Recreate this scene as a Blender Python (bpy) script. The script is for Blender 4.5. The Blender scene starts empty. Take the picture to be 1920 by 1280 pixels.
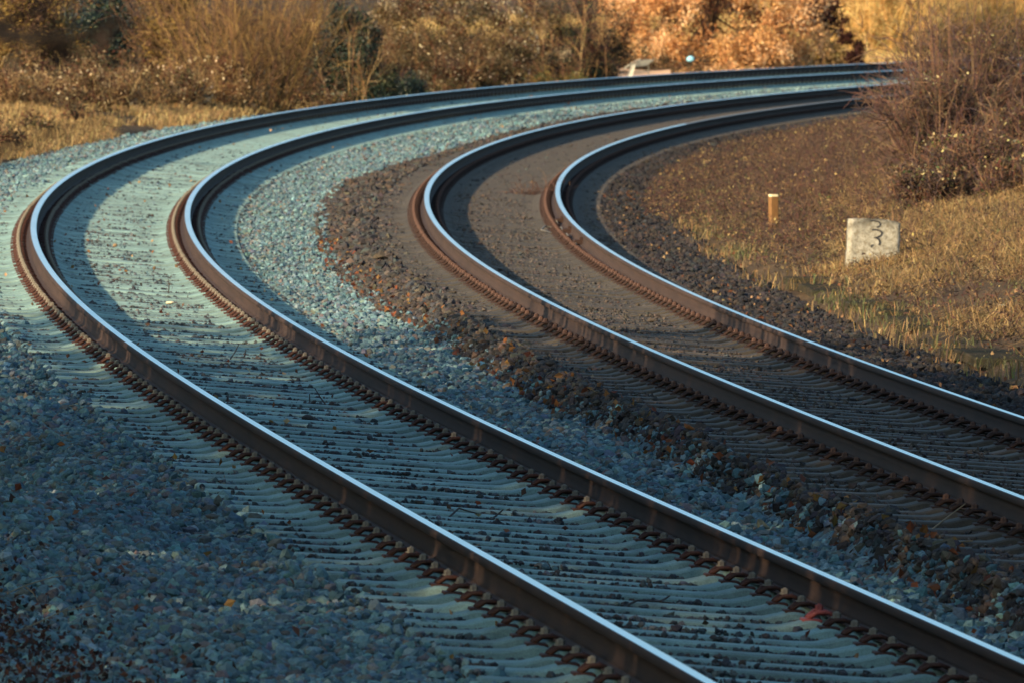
import bpy, math
import numpy as np
from mathutils import Matrix, Vector

rng = np.random.default_rng(11)
scene = bpy.context.scene
COL = scene.collection

SHADE = [(-10.5, 24, 10, 4.6, 20000), (-10, 31.5, 10, 4.8, 13000), (-10.8, 39, 10.5, 4.8, 11000), (-10.2, 46.5, 10, 4.8, 20000), (-10.6, 54, 10, 4.8, 20000), (-10.4, 61.5, 10, 4.6, 14000), (-11.4, 68, 9.0, 4.0, 6500), (-12.5, 74, 8, 3.4, 2600), (-16.5, 35, 13, 5, 4500), (-17, 44, 13, 5, 12000), (-16.5, 53, 13, 5, 12000), (-17, 25, 13, 5, 12000), (-25, 136, 7.5, 3.4, 8000)]
# ------------------------------------------------------------------ track geometry
FPX, PITCH, CAMH = 21376.187, 0.03340389, 2.547022
S_MIN, S_MAX, DS = -24.0, 345.0, 0.25
LREF = 320.0
S = np.arange(S_MIN, S_MAX + .01, DS)
KC = [0.176848, 0.159666, -0.005438, 0.022014, -0.026675, 0.016404]
cheb = np.polynomial.chebyshev.chebval
tt = 2 * np.clip(S, 0, 322) / LREF - 1
kk = cheb(tt, KC) / 100
kk[S < 0] = 0.0
hh = np.zeros_like(S)
i0 = int(round(-S_MIN / DS))
hh[i0] = -0.09287404
for i in range(i0 + 1, len(S)): hh[i] = hh[i-1] + .5 * (kk[i] + kk[i-1]) * DS
hh[:i0] = hh[i0]
hm = .5 * (hh[1:] + hh[:-1])
CX = np.concatenate([[0], np.cumsum(np.sin(hm) * DS)]); CY = np.concatenate([[0], np.cumsum(np.cos(hm) * DS)])
CX += 1.34799559 - CX[i0]; CY += 40.28033992 - CY[i0]
DB = cheb(tt, [3.907971, 0.411236, -0.593185, 0.040061])        # spacing to the second track
ZB = cheb(tt, [-0.131157, -0.030575, 0.089979, 0.029768])       # its height
CA, CB = 0.119637 / 1.505, 0.116748 / 1.505                     # cant of the two tracks
SAG = .220                                                       # ballast below rail top

def ip(s, a): return np.interp(s, S, a)
def pos(s, u):
    h = ip(s, hh)
    return ip(s, CX) + np.cos(h) * u, ip(s, CY) - np.sin(h) * u
def su_of(X, Y):
    X = np.atleast_1d(np.asarray(X, float)); Y = np.atleast_1d(np.asarray(Y, float))
    so = np.empty(len(X)); uo = np.empty(len(X))
    cs = slice(None, None, 4); cx, cy, ch, c_s = CX[cs], CY[cs], hh[cs], S[cs]
    for a in range(0, len(X), 4000):
        x, y = X[a:a+4000], Y[a:a+4000]
        i = ((x[:, None] - cx) ** 2 + (y[:, None] - cy) ** 2).argmin(1)
        dx, dy = x - cx[i], y - cy[i]
        so[a:a+4000] = c_s[i] + dx * np.sin(ch[i]) + dy * np.cos(ch[i])
        uo[a:a+4000] = dx * np.cos(ch[i]) - dy * np.sin(ch[i])
    return so, uo

# edge between the grey and the brown ballast
UB_S = [-24, 9.8, 21, 25, 29, 31.4, 34.4, 41, 48, 53, 59, 82, 105, 116, 129, 141, 151, 180, 345]
UB_U = [1.84, 1.84, 1.96, 2.02, 2.0, 1.9, 1.9, 2.02, 2.13, 2.03, 2.05, 2.16, 2.22, 2.48, 2.8, 2.8, 2.75, 2.5, 2.5]
def ub_of(s): return np.interp(s, UB_S, UB_U)
def sstep(a, b, x):
    t = np.clip((x - a) / (b - a), 0, 1); return t * t * (3 - 2 * t)

def hash2(i, j, seed):
    n = (i.astype(np.int64) * 374761393 + j.astype(np.int64) * 668265263 + seed * 1442695041) & 0xffffffff
    n = ((n ^ (n >> 13)) * 1274126177) & 0xffffffff
    return ((n ^ (n >> 16)) & 0xffff) / 65535.0
def vnoise(x, y, seed=0):
    x = np.asarray(x, float); y = np.asarray(y, float)
    i, j = np.floor(x), np.floor(y); fx, fy = x - i, y - j
    fx = fx * fx * (3 - 2 * fx); fy = fy * fy * (3 - 2 * fy)
    a, b, c, d = hash2(i, j, seed), hash2(i+1, j, seed), hash2(i, j+1, seed), hash2(i+1, j+1, seed)
    return (a * (1-fx) + b * fx) * (1-fy) + (c * (1-fx) + d * fx) * fy
def fbm(x, y, seed=0, o=3):
    r = 0; a = .5; t = 0
    for k in range(o):
        r = r + a * vnoise(x * 2**k, y * 2**k, seed + k); t += a; a *= .5
    return r / t

def left_edge(s): return -2.55 - 3.2 * (1 - sstep(38, 78, s))
def zt(s, u):
    """height of the finished ground"""
    s = np.asarray(s, float); u = np.asarray(u, float)
    d, zb, ub, e = ip(s, DB), ip(s, ZB), ub_of(s), left_edge(s)
    zl0, zr0 = CA * 1.3 - SAG, -CA * 1.3 - SAG
    zA = -CA * u - SAG
    near = 1 - sstep(40, 80, s)
    # left of the first track
    w = np.clip((-1.55 - u) / np.maximum(-1.55 - e, .2), 0, 1)
    zl = zl0 - (.10 + .10 * near) * sstep(0, 1, w)
    # heaped ballast in the foreground, with a trough behind the heap
    q = (u + 3.2 + .5 * np.sin(s * .3))
    zl = zl + near * sstep(1.6, 2.5, -u) * (.15 * np.exp(-((s - 13) / 4.2) ** 2) - .26 * np.exp(-((s - 21.5 + .9 * (u + 3)) / 3.2) ** 2))
    out = np.maximum(e - u, 0)
    zl = zl + (.075 * (1 - near) + .03 * near) * np.minimum(out, 22) + .05 * np.maximum(out - 22, 0)
    # between the tracks
    bl = d - 1.3
    zbl, zbr = zb + CB * 1.3 - SAG, zb - CB * 1.3 - SAG
    ubc = np.minimum(ub, bl - .12)
    t1 = sstep(0, 1, (u - ubc + .04) / np.maximum(np.minimum(bl - ubc, .5), .1))
    zm = zr0 + (zbl - zr0) * t1 + .03 * t1 * (1 - sstep(-.1, .35, u - bl + .1))
    zB = zb - CB * (u - d) - SAG
    # right bank
    v = u - d - .75
    zr = zbr - .06 * sstep(.55, 1.2, v) + .02 * sstep(1.5, 1.8, v)
    zr = zr + 1.15 * (1 - np.exp(-np.maximum(v - 2.15, 0) * .19))
    z = np.where(u < -1.3, zl, np.where(u <= 1.3, zA, np.where(u < bl, zm, np.where(u <= d + 1.3, zB, zr))))
    return z
def ground_xy(X, Y):
    s, u = su_of(X, Y); return zt(s, u)

def ray(px, py):
    a, b = (px - 960) / FPX, (640 - py) / FPX
    return np.array([a, math.cos(PITCH) + b * math.sin(PITCH), -math.sin(PITCH) + b * math.cos(PITCH)])
def hit(px, py):
    """where the sight line through a photo pixel meets the ground"""
    r = ray(px, py); t = np.arange(40, 460, .5)
    P = r[None] * t[:, None] + np.array([0, 0, CAMH])
    g = ground_xy(P[:, 0], P[:, 1]); k = np.nonzero(P[:, 2] < g)[0]
    i = k[0] if len(k) else len(t) - 1
    return float(P[i, 0]), float(P[i, 1]), float(g[i])
def place(px, dist):
    X = (px - 960) / FPX * dist; Y = dist
    return X, Y, float(ground_xy([X], [Y])[0])

# ------------------------------------------------------------------ object helpers
def tag(o, label=None, cat=None, group=None, kind=None):
    if label: o['label'] = label
    if cat: o['category'] = cat
    if group: o['group'] = group
    if kind: o['kind'] = kind
    return o
def empty(name, loc, rz=0, label=None, cat=None, group=None):
    o = bpy.data.objects.new(name, None); COL.objects.link(o)
    o.location = loc; o.rotation_euler = (0, 0, rz); o.empty_display_size = .2
    return tag(o, label, cat, group)
def mesh_data(name, V, faces, mats, col=None, smooth=False, midx=None):
    """faces: list of int arrays (n,3) / (n,4)"""
    me = bpy.data.meshes.new(name)
    V = np.asarray(V, np.float32)
    faces = [np.asarray(f, np.int32) for f in faces if len(f)]
    loops = np.concatenate([f.ravel() for f in faces])
    tot = np.concatenate([np.full(len(f), f.shape[1], np.int32) for f in faces])
    me.vertices.add(len(V)); me.vertices.foreach_set('co', V.ravel())
    me.loops.add(len(loops)); me.loops.foreach_set('vertex_index', loops)
    me.polygons.add(len(tot))
    me.polygons.foreach_set('loop_start', np.concatenate([[0], np.cumsum(tot)[:-1]]).astype(np.int32))
    me.polygons.foreach_set('loop_total', tot)
    if midx is not None: me.polygons.foreach_set('material_index', np.asarray(midx, np.int32))
    me.polygons.foreach_set('use_smooth', np.full(len(tot), smooth, bool))
    for m in (mats if isinstance(mats, (list, tuple)) else [mats]): me.materials.append(m)
    if col is not None:
        a = me.attributes.new('Col', 'FLOAT_COLOR', 'POINT')
        c = np.ones((len(V), 4), np.float32); c[:, :3] = col
        a.data.foreach_set('color', c.ravel())
    me.update(calc_edges=True)
    return me
def obj(name, me, parent=None, **k):
    o = bpy.data.objects.new(name, me); COL.objects.link(o)
    if parent is not None: o.parent = parent
    return tag(o, **k) if k else o
class MB:
    """collects simple shapes into one mesh"""
    def __init__(s): s.V = []; s.Q = []; s.T = []; s.n = 0
    def add(s, V, Q=(), T=()):
        s.V.append(np.asarray(V, float))
        if len(Q): s.Q.append(np.asarray(Q, int) + s.n)
        if len(T): s.T.append(np.asarray(T, int) + s.n)
        s.n += len(V)
    def box(s, c, half, rz=0, taper=1.0, bev=0.0):
        x, y, z = half; t = taper
        P = []
        b = min(bev, x * .6, y * .6, z * .6)
        def ring(hx, hy, zz):
            if b > 0: return [(-hx+b, -hy, zz), (hx-b, -hy, zz), (hx, -hy+b, zz), (hx, hy-b, zz), (hx-b, hy, zz), (-hx+b, hy, zz), (-hx, hy-b, zz), (-hx, -hy+b, zz)]
            return [(-hx, -hy, zz), (hx, -hy, zz), (hx, hy, zz), (-hx, hy, zz)]
        rings = [ring(x, y, -z), ring(x * t, y * t, z - b)] + ([ring(x * t - b, y * t - b, z)] if b > 0 else [])
        m = len(rings[0]); P = np.array([p for r in rings for p in r], float)
        Q = []
        for k in range(len(rings) - 1):
            for i in range(m):
                j = (i + 1) % m; Q.append((k*m+i, k*m+j, (k+1)*m+j, (k+1)*m+i))
        T = []
        o = (len(rings) - 1) * m
        for i in range(1, m - 1): T.append((o, o + i, o + i + 1)); T.append((0, i + 1, i))
        ca, sa = math.cos(rz), math.sin(rz)
        R = np.array([[ca, -sa, 0], [sa, ca, 0], [0, 0, 1]])
        s.add(P @ R.T + np.array(c), Q, T)
    def tube(s, pts, rad, n=6, closed_ends=True):
        pts = np.asarray(pts, float); m = len(pts)
        rad = np.broadcast_to(np.asarray(rad, float), (m,))
        tan = np.gradient(pts, axis=0); tan /= np.linalg.norm(tan, axis=1)[:, None] + 1e-9
        up = np.array([0, 0, 1.0]); V = []
        ref = np.array([1.0, 0, 0]) if abs(tan[:, 2]).max() > .93 else up
        for p, t, r in zip(pts, tan, rad):
            a = np.cross(t, ref); a /= np.linalg.norm(a) + 1e-9; b = np.cross(t, a)
            for k in range(n):
                w = 2 * math.pi * k / n; V.append(p + r * (math.cos(w) * a + math.sin(w) * b))
        Q = [(i*n+k, i*n+(k+1) % n, (i+1)*n+(k+1) % n, (i+1)*n+k) for i in range(m-1) for k in range(n)]
        T = []
        for k in range(1, n - 1): T += [(0, k, k+1), ((m-1)*n, (m-1)*n+k+1, (m-1)*n+k)]
        s.add(V, Q, T)
    def data(s, name, mat, smooth=False):
        V = np.concatenate(s.V); f = []
        if s.Q: f.append(np.concatenate(s.Q))
        if s.T: f.append(np.concatenate(s.T))
        return mesh_data(name, V, f, mat, smooth=smooth)
    def build(s, name, mat, parent=None, smooth=False, **k): return obj(name, s.data(name, mat, smooth), parent, **k)

# ------------------------------------------------------------------ materials
def new_mat(name):
    m = bpy.data.materials.new(name); m.use_nodes = True
    nt = m.node_tree; b = nt.nodes['Principled BSDF']
    return m, nt, b
def N(nt, typ, **k):
    n = nt.nodes.new(typ)
    for a, v in k.items(): setattr(n, a, v)
    return n
def noise(nt, scale, detail=4, rough=.6, coord='Object', stretch=None):
    tc = N(nt, 'ShaderNodeTexCoord'); n = N(nt, 'ShaderNodeTexNoise')
    n.inputs['Scale'].default_value = scale; n.inputs['Detail'].default_value = detail; n.inputs['Roughness'].default_value = rough
    src = tc.outputs[coord]
    if stretch:
        mp = N(nt, 'ShaderNodeMapping'); mp.inputs['Scale'].default_value = stretch
        nt.links.new(src, mp.inputs['Vector']); src = mp.outputs['Vector']
    nt.links.new(src, n.inputs['Vector']); return n
def ramp(nt, fac, stops):
    r = N(nt, 'ShaderNodeValToRGB'); e = r.color_ramp.elements
    while len(e) < len(stops): e.new(.5)
    for el, (p, c) in zip(e, stops): el.position = p; el.color = (*c, 1)
    nt.links.new(fac, r.inputs['Fac']); return r.outputs['Color']
def mix(nt, a, b, fac, mode='MIX'):
    m = N(nt, 'ShaderNodeMix', data_type='RGBA', blend_type=mode)
    for sock, v in ((m.inputs[0], fac), (m.inputs[6], a), (m.inputs[7], b)):
        if hasattr(v, 'default_value') or hasattr(v, 'is_linked'): nt.links.new(v, sock)
        elif isinstance(v, tuple): sock.default_value = (*v, 1)
        else: sock.default_value = v
    return m.outputs[2]
def bump(nt, b, height, strength, dist):
    n = N(nt, 'ShaderNodeBump'); n.inputs['Strength'].default_value = strength; n.inputs['Distance'].default_value = dist
    nt.links.new(height, n.inputs['Height']); nt.links.new(n.outputs['Normal'], b.inputs['Normal'])

def stone_mat(name, rough=.85, nscale=60):
    m, nt, b = new_mat(name)
    at = N(nt, 'ShaderNodeAttribute', attribute_name='Col')
    n = noise(nt, nscale, 4, .7)
    c = mix(nt, at.outputs['Color'], ramp(nt, n.outputs['Fac'], [(.25, (.55, .55, .55)), (.75, (1.35, 1.35, 1.35))]), 1.0, 'MULTIPLY')
    nt.links.new(c, b.inputs['Base Color']); b.inputs['Roughness'].default_value = rough
    b.inputs['Specular IOR Level'].default_value = .35
    return m
def leaf_mat(name, trans=.35, rough=.7, spec=.25):
    m, nt, b = new_mat(name)
    at = N(nt, 'ShaderNodeAttribute', attribute_name='Col')
    nt.links.new(at.outputs['Color'], b.inputs['Base Color']); b.inputs['Roughness'].default_value = rough
    b.inputs['Specular IOR Level'].default_value = spec
    if trans > 0:
        t = N(nt, 'ShaderNodeBsdfTranslucent'); nt.links.new(at.outputs['Color'], t.inputs['Color'])
        ms = N(nt, 'ShaderNodeMixShader'); ms.inputs['Fac'].default_value = trans
        out = nt.nodes['Material Output']
        nt.links.new(b.outputs['BSDF'], ms.inputs[1]); nt.links.new(t.outputs['BSDF'], ms.inputs[2]); nt.links.new(ms.outputs['Shader'], out.inputs['Surface'])
    return m

M = {}
M['stone'] = stone_mat('ballast_stone'); M['stone_old'] = stone_mat('old_ballast_stone', .9)
M['leaf'] = leaf_mat('dry_leaf', .3); M['blade'] = leaf_mat('dry_grass', .35, .6, .3); M['twig'] = leaf_mat('bark_twig', 0, .85, .2)
M['evergreen'] = leaf_mat('evergreen_leaf', .15, .45, .4)

def concrete(name, lo, hi, stain, stain_amt, seed):
    m, nt, b = new_mat(name)
    oi = N(nt, 'ShaderNodeObjectInfo')
    tc = N(nt, 'ShaderNodeTexCoord'); add = N(nt, 'ShaderNodeVectorMath', operation='ADD')
    sc = N(nt, 'ShaderNodeVectorMath', operation='SCALE'); sc.inputs['Scale'].default_value = 37.0
    cb = N(nt, 'ShaderNodeCombineXYZ')
    for k in range(3): nt.links.new(oi.outputs['Random'], cb.inputs[k])
    nt.links.new(cb.outputs[0], sc.inputs[0]); nt.links.new(tc.outputs['Object'], add.inputs[0]); nt.links.new(sc.outputs[0], add.inputs[1])
    def nz(scale, detail, r):
        n = N(nt, 'ShaderNodeTexNoise'); n.inputs['Scale'].default_value = scale; n.inputs['Detail'].default_value = detail; n.inputs['Roughness'].default_value = r
        nt.links.new(add.outputs[0], n.inputs['Vector']); return n.outputs['Fac']
    base = ramp(nt, nz(9, 6, .65), [(.3, lo), (.7, hi)])
    st = ramp(nt, nz(3.2, 5, .7), [(.48, (0, 0, 0)), (.66, (1, 1, 1))])
    sm = N(nt, 'ShaderNodeMath', operation='MULTIPLY'); sm.inputs[1].default_value = stain_amt; nt.links.new(st, sm.inputs[0])
    c = mix(nt, base, stain, sm.outputs[0])
    rv = N(nt, 'ShaderNodeMapRange'); rv.inputs[3].default_value = .8; rv.inputs[4].default_value = 1.18; nt.links.new(oi.outputs['Random'], rv.inputs[0])
    c = mix(nt, c, rv.outputs[0], 1.0, 'MULTIPLY')
    c2 = mix(nt, c, ramp(nt, nz(140, 3, .7), [(.3, (.72, .72, .72)), (.62, (1.1, 1.1, 1.1))]), 1.0, 'MULTIPLY')
    nt.links.new(c2, b.inputs['Base Color']); b.inputs['Roughness'].default_value = .8
    bump(nt, b, nz(70, 5, .7), .5, .006)
    return m
M['concrete'] = concrete('grey_concrete', (.13, .222, .215), (.205, .322, .305), (.09, .11, .095), .55, 1)
M['concrete_old'] = concrete('dusty_concrete', (.034, .028, .021), (.066, .053, .038), (.024, .021, .017), .5, 2)

def metal_rust(name, c0, c1, scale=40, rough=.75, metallic=.1, stretch=None):
    m, nt, b = new_mat(name)
    n = noise(nt, scale, 5, .7, 'Object', stretch)
    nt.links.new(ramp(nt, n.outputs['Fac'], [(.3, c0), (.72, c1)]), b.inputs['Base Color'])
    b.inputs['Roughness'].default_value = rough; b.inputs['Metallic'].default_value = metallic; b.inputs['Specular IOR Level'].default_value = .25
    bump(nt, b, n.outputs['Fac'], .3, .003)
    return m
M['rail_side'] = metal_rust('rail_brown_steel', (.026, .017, .015), (.052, .031, .025), 2.2, .9, 0, (1.5, .35, 4))
M['rail_foot'] = metal_rust('rail_foot_rust', (.036, .023, .020), (.065, .038, .030), 24, .85, 0)
M['clip'] = metal_rust('clip_rust', (.028, .014, .011), (.078, .030, .020), 60, .7, .15)
M['clip_old'] = metal_rust('clip_dark_rust', (.018, .010, .008), (.045, .022, .016), 60, .8, .1)
M['bolt'] = metal_rust('bolt_pale', (.11, .095, .075), (.21, .185, .15), 80, .6, .2)
M['bolt_old'] = metal_rust('bolt_brown', (.05, .028, .022), (.12, .065, .05), 80, .7, .2)
M['red_paint'] = metal_rust('red_painted_steel', (.17, .035, .032), (.28, .075, .066), 80, .6, .05)

m, nt, b = new_mat('polished_rail'); M['polish'] = m
n = noise(nt, .8, 3, .5)
nt.links.new(ramp(nt, n.outputs['Fac'], [(.3, (.72, .80, .82)), (.7, (.86, .92, .94))]), b.inputs['Base Color'])
b.inputs['Metallic'].default_value = 1.0
rr = N(nt, 'ShaderNodeMapRange'); rr.inputs[3].default_value = .27; rr.inputs[4].default_value = .33
nt.links.new(n.outputs['Fac'], rr.inputs[0]); nt.links.new(rr.outputs[0], b.inputs['Roughness'])

m, nt, b = new_mat('dull_rail'); M['dull'] = m; b.inputs['Base Color'].default_value = (.26, .23, .20, 1); b.inputs['Metallic'].default_value = .6; b.inputs['Roughness'].default_value = .5
def ballast_sheet_mat(name, cols, scale, rough=.9):
    m, nt, b = new_mat(name)
    tc = N(nt, 'ShaderNodeTexCoord')
    v = N(nt, 'ShaderNodeTexVoronoi'); v.inputs['Scale'].default_value = scale; v.inputs['Randomness'].default_value = 1
    nt.links.new(tc.outputs['Object'], v.inputs['Vector'])
    sep = N(nt, 'ShaderNodeSeparateColor'); nt.links.new(v.outputs['Color'], sep.inputs[0])
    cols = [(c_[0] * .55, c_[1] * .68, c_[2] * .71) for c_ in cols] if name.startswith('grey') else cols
    k = len(cols); c = ramp(nt, sep.outputs[0], [(i / k, cc) for i, cc in enumerate(cols)])
    big = noise(nt, .35, 4, .6)
    c = mix(nt, c, ramp(nt, big.outputs['Fac'], [(.3, (.75, .75, .75)), (.7, (1.2, 1.2, 1.2))]), 1.0, 'MULTIPLY')
    nt.links.new(c, b.inputs['Base Color']); b.inputs['Roughness'].default_value = rough; b.inputs['Specular IOR Level'].default_value = .2
    bump(nt, b, v.outputs['Distance'], 1.0, -.03)
    return m
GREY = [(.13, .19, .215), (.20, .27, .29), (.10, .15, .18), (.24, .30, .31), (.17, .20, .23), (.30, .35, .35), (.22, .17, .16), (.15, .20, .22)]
BROWN = [(.034, .028, .024), (.052, .041, .032), (.025, .023, .023), (.06, .045, .034), (.04, .038, .038), (.068, .054, .041), (.027, .021, .019)]
M['sheet_grey'] = ballast_sheet_mat('grey_ballast_bed', GREY, 22); M['sheet_brown'] = ballast_sheet_mat('brown_ballast_bed', BROWN, 18)

m, nt, b = new_mat('soil'); M['soil'] = m
n = noise(nt, .5, 6, .65); n2 = noise(nt, 14, 5, .7)
c = ramp(nt, n.outputs['Fac'], [(.3, (.045, .032, .023)), (.5, (.08, .055, .033)), (.7, (.13, .085, .045))])
c = mix(nt, c, ramp(nt, n2.outputs['Fac'], [(.3, (.5, .5, .5)), (.7, (1.3, 1.3, 1.3))]), 1.0, 'MULTIPLY')
nt.links.new(c, b.inputs['Base Color']); b.inputs['Roughness'].default_value = .95; b.inputs['Specular IOR Level'].default_value = .1
bump(nt, b, n2.outputs['Fac'], .8, .05)

# ------------------------------------------------------------------ terrain
def grid_mesh(name, s_arr, u_of, nu, zf, mat, **k):
    """s_arr (n,), u_of(s)->(umin, umax)"""
    a, bb = u_of(s_arr)
    w = np.linspace(0, 1, nu)
    U = a[:, None] + (bb - a)[:, None] * w[None]; SS = np.repeat(s_arr[:, None], nu, 1)
    X, Y = pos(SS.ravel(), U.ravel()); Z = zf(SS.ravel(), U.ravel(), X, Y)
    n = len(s_arr); idx = np.arange(n * nu).reshape(n, nu)
    Q = np.stack([idx[:-1, :-1], idx[:-1, 1:], idx[1:, 1:], idx[1:, :-1]], -1).reshape(-1, 4)
    return obj(name, mesh_data(name, np.stack([X, Y, Z], 1), [Q], mat, smooth=True), **k)

# ground: one sheet; below the ballast it runs 15 cm deep
uu = np.concatenate([-np.geomspace(170, 14, 26), np.arange(-13, -6, .5), np.arange(-6, 13, .2), np.geomspace(13, 170, 30)])
sg = np.concatenate([np.arange(-24, 60, .8), np.arange(60, 344, 1.5)])
UUg = np.repeat(uu[None], len(sg), 0); SSg = np.repeat(sg[:, None], len(uu), 1)
Xg, Yg = pos(SSg.ravel(), UUg.ravel()); u_, s_ = UUg.ravel(), SSg.ravel()
Zg = zt(s_, u_) + .12 * (fbm(Xg * .35, Yg * .35, 3) - .5) * sstep(1.2, 4, np.abs(u_ - 2.2) - 2.6)
inside = sstep(-.35, .0, u_ - left_edge(s_)) * sstep(-.25, .15, ip(s_, DB) + 2.35 - u_)
Zg -= .16 * inside
Zg += sstep(40, 150, np.abs(u_)) * 3.0 * fbm(Xg * .02, Yg * .02, 9)
idx = np.arange(len(Xg)).reshape(len(sg), len(uu))
Q = np.stack([idx[:-1, :-1], idx[:-1, 1:], idx[1:, 1:], idx[1:, :-1]], -1).reshape(-1, 4)
obj('ground', mesh_data('ground', np.stack([Xg, Yg, Zg], 1), [Q], M['soil'], smooth=True), kind='structure', label='brown earth under the grass and scrub beside the tracks')
# wide land out to the horizon
R = 4000
obj('terrain', mesh_data('terrain', [(-R, -R, -1.6), (R, -R, -1.6), (R, R, -1.6), (-R, R, -1.6)], [np.array([[0, 1, 2, 3]])], M['soil']), kind='structure', label='flat open land beyond the railway')

def zgrey(s, u, X, Y):
    z = zt(s, u) + .035 * (fbm(X * 5, Y * 5, 21, 2) - .5) + .05 * (fbm(X * .9, Y * .9, 5, 2) - .5) * (np.abs(u) > 1.45) - .018
    z = z - .1 * sstep(.0, .35, left_edge(s) - u) - .12 * sstep(0.0, .2, u - np.minimum(ub_of(s), ip(s, DB) - 1.42))
    return z
sfar = np.concatenate([np.arange(-20, 70, .12), np.arange(70, 340, .3)])
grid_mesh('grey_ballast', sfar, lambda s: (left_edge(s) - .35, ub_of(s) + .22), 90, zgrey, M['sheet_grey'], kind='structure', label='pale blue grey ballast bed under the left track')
def zbrown(s, u, X, Y):
    z = zt(s, u) + .05 * (fbm(X * 4, Y * 4, 31, 2) - .5) * ((u < ip(s, DB) - 1.3) | (u > ip(s, DB) + 1.3)) + .02 * (fbm(X * 5, Y * 5, 33, 2) - .5) - .012
    e = np.minimum(ub_of(s), ip(s, DB) - 1.42)
    return z - .1 * sstep(.1, 0., u - e + .12) - .1 * sstep(-.2, .1, u - ip(s, DB) - 2.35)
grid_mesh('brown_ballast', sfar, lambda s: (np.minimum(ub_of(s), ip(s, DB) - 1.42) - .12, ip(s, DB) + 2.45), 80, zbrown, M['sheet_brown'], kind='structure', label='dirty brown ballast bed under the right track')

# ------------------------------------------------------------------ loose stones
def icosa():
    t = (1 + 5 ** .5) / 2
    V = np.array([(-1, t, 0), (1, t, 0), (-1, -t, 0), (1, -t, 0), (0, -1, t), (0, 1, t), (0, -1, -t), (0, 1, -t), (t, 0, -1), (t, 0, 1), (-t, 0, -1), (-t, 0, 1)], float)
    V /= np.linalg.norm(V[0])
    F = np.array([(0, 11, 5), (0, 5, 1), (0, 1, 7), (0, 7, 10), (0, 10, 11), (1, 5, 9), (5, 11, 4), (11, 10, 2), (10, 7, 6), (7, 1, 8), (3, 9, 4), (3, 4, 2), (3, 2, 6), (3, 6, 8), (3, 8, 9), (4, 9, 5), (2, 4, 11), (6, 2, 10), (8, 6, 7), (9, 8, 1)])
    return V, F
ICO_V, ICO_F = icosa()
OCT_V = np.array([(1, 0, 0), (-1, 0, 0), (0, 1, 0), (0, -1, 0), (0, 0, 1), (0, 0, -1)], float)
OCT_F = np.array([(0, 2, 4), (2, 1, 4), (1, 3, 4), (3, 0, 4), (2, 0, 5), (1, 2, 5), (3, 1, 5), (0, 3, 5)])
def rand_rot(n):
    q = rng.normal(size=(n, 4)); q /= np.linalg.norm(q, axis=1)[:, None]
    w, x, y, z = q.T
    return np.stack([np.stack([1-2*(y*y+z*z), 2*(x*y-z*w), 2*(x*z+y*w)], -1), np.stack([2*(x*y+z*w), 1-2*(x*x+z*z), 2*(y*z-x*w)], -1), np.stack([2*(x*z-y*w), 2*(y*z+x*w), 1-2*(x*x+y*y)], -1)], 1)
def stones(P, size, cols, low=False):
    n = len(P); BV, BF = (OCT_V, OCT_F) if low else (ICO_V, ICO_F)
    var = []
    for k in range(16):
        v = BV * (1 + rng.uniform(-.28, .22, (len(BV), 1)))
        v = v + rng.normal(0, .10, v.shape)
        # planed faces: broken stone
        for _ in range(3):
            d = rng.normal(size=3); d /= np.linalg.norm(d); h = rng.uniform(.55, .8)
            e = np.maximum(v @ d - h, 0); v = v - e[:, None] * d
        var.append(v * np.array([1, rng.uniform(.65, 1), rng.uniform(.5, .8)]))
    var = np.stack(var)
    V = var[rng.integers(0, 16, n)] * size[:, None, None]
    V = np.einsum('nij,nkj->nki', rand_rot(n), V)
    V[:, :, 2] *= .85
    V = V + P[:, None]
    m = len(BV)
    F = (BF[None] + (np.arange(n) * m)[:, None, None]).reshape(-1, 3)
    return V.reshape(-1, 3), F, np.repeat(cols, m, 0)
def pick(pal, n, jit=.15):
    pal = np.array([p[:3] for p in pal]); w = np.array([p[3] if len(p) > 3 else 1 for p in np.atleast_1d(np.array(pal)).tolist()]) if False else None
    c = pal[rng.integers(0, len(pal), n)]
    return np.clip(c * (1 + rng.normal(0, jit, (n, 1))) * (1 + rng.normal(0, .05, (n, 3))), .01, .9)
def view_mask(X, Y, m=2.6): return np.abs(X) < .0455 * Y + m

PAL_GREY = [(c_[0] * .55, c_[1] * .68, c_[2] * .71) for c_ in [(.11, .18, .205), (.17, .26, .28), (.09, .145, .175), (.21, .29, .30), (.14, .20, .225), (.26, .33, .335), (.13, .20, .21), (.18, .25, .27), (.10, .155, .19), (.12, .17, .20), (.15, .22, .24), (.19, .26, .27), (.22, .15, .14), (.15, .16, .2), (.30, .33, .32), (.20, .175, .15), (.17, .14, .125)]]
PAL_GAP = [(.038, .048, .052), (.055, .064, .066), (.03, .034, .038), (.06, .045, .038), (.045, .055, .06), (.10, .11, .11)]  # dirty stones, darkened further to deepen the shade between sleepers
PAL_BROWN = [(x_ * .42, y_ * .44, z_ * .47) for x_, y_, z_ in [(.075, .062, .055), (.115, .092, .072), (.055, .052, .053), (.14, .10, .075), (.085, .082, .082), (.16, .125, .09), (.06, .045, .04), (.17, .11, .075), (.10, .11, .105), (.09, .07, .075)]]
def scatter(ra, s0, s1, ulo, uhi, dens, szl, szh, pal, zoff, low, far=False):
    s0 = max(s0, -4)
    umax_w = (uhi(np.array([s0, s1])) - ulo(np.array([s0, s1]))).max() + 1.0
    n = int((s1 - s0) * umax_w * dens)
    s = rng.uniform(s0, s1, n); a, bb = ulo(s), uhi(s)
    u = a.min() + rng.uniform(0, 1, n) * (bb.max() - a.min())
    n_eff = (u > a) & (u < bb); s, u = s[n_eff], u[n_eff]
    # thin to the right density
    X, Y = pos(s, u); k = view_mask(X, Y); s, u, X, Y = s[k], u[k], X[k], Y[k]
    n = len(s)
    sz = rng.uniform(szl, szh, n) * rng.choice([.75, 1, 1, 1.25], n)
    ra.append((s, u, X, Y, sz, pal, zoff, low))

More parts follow.
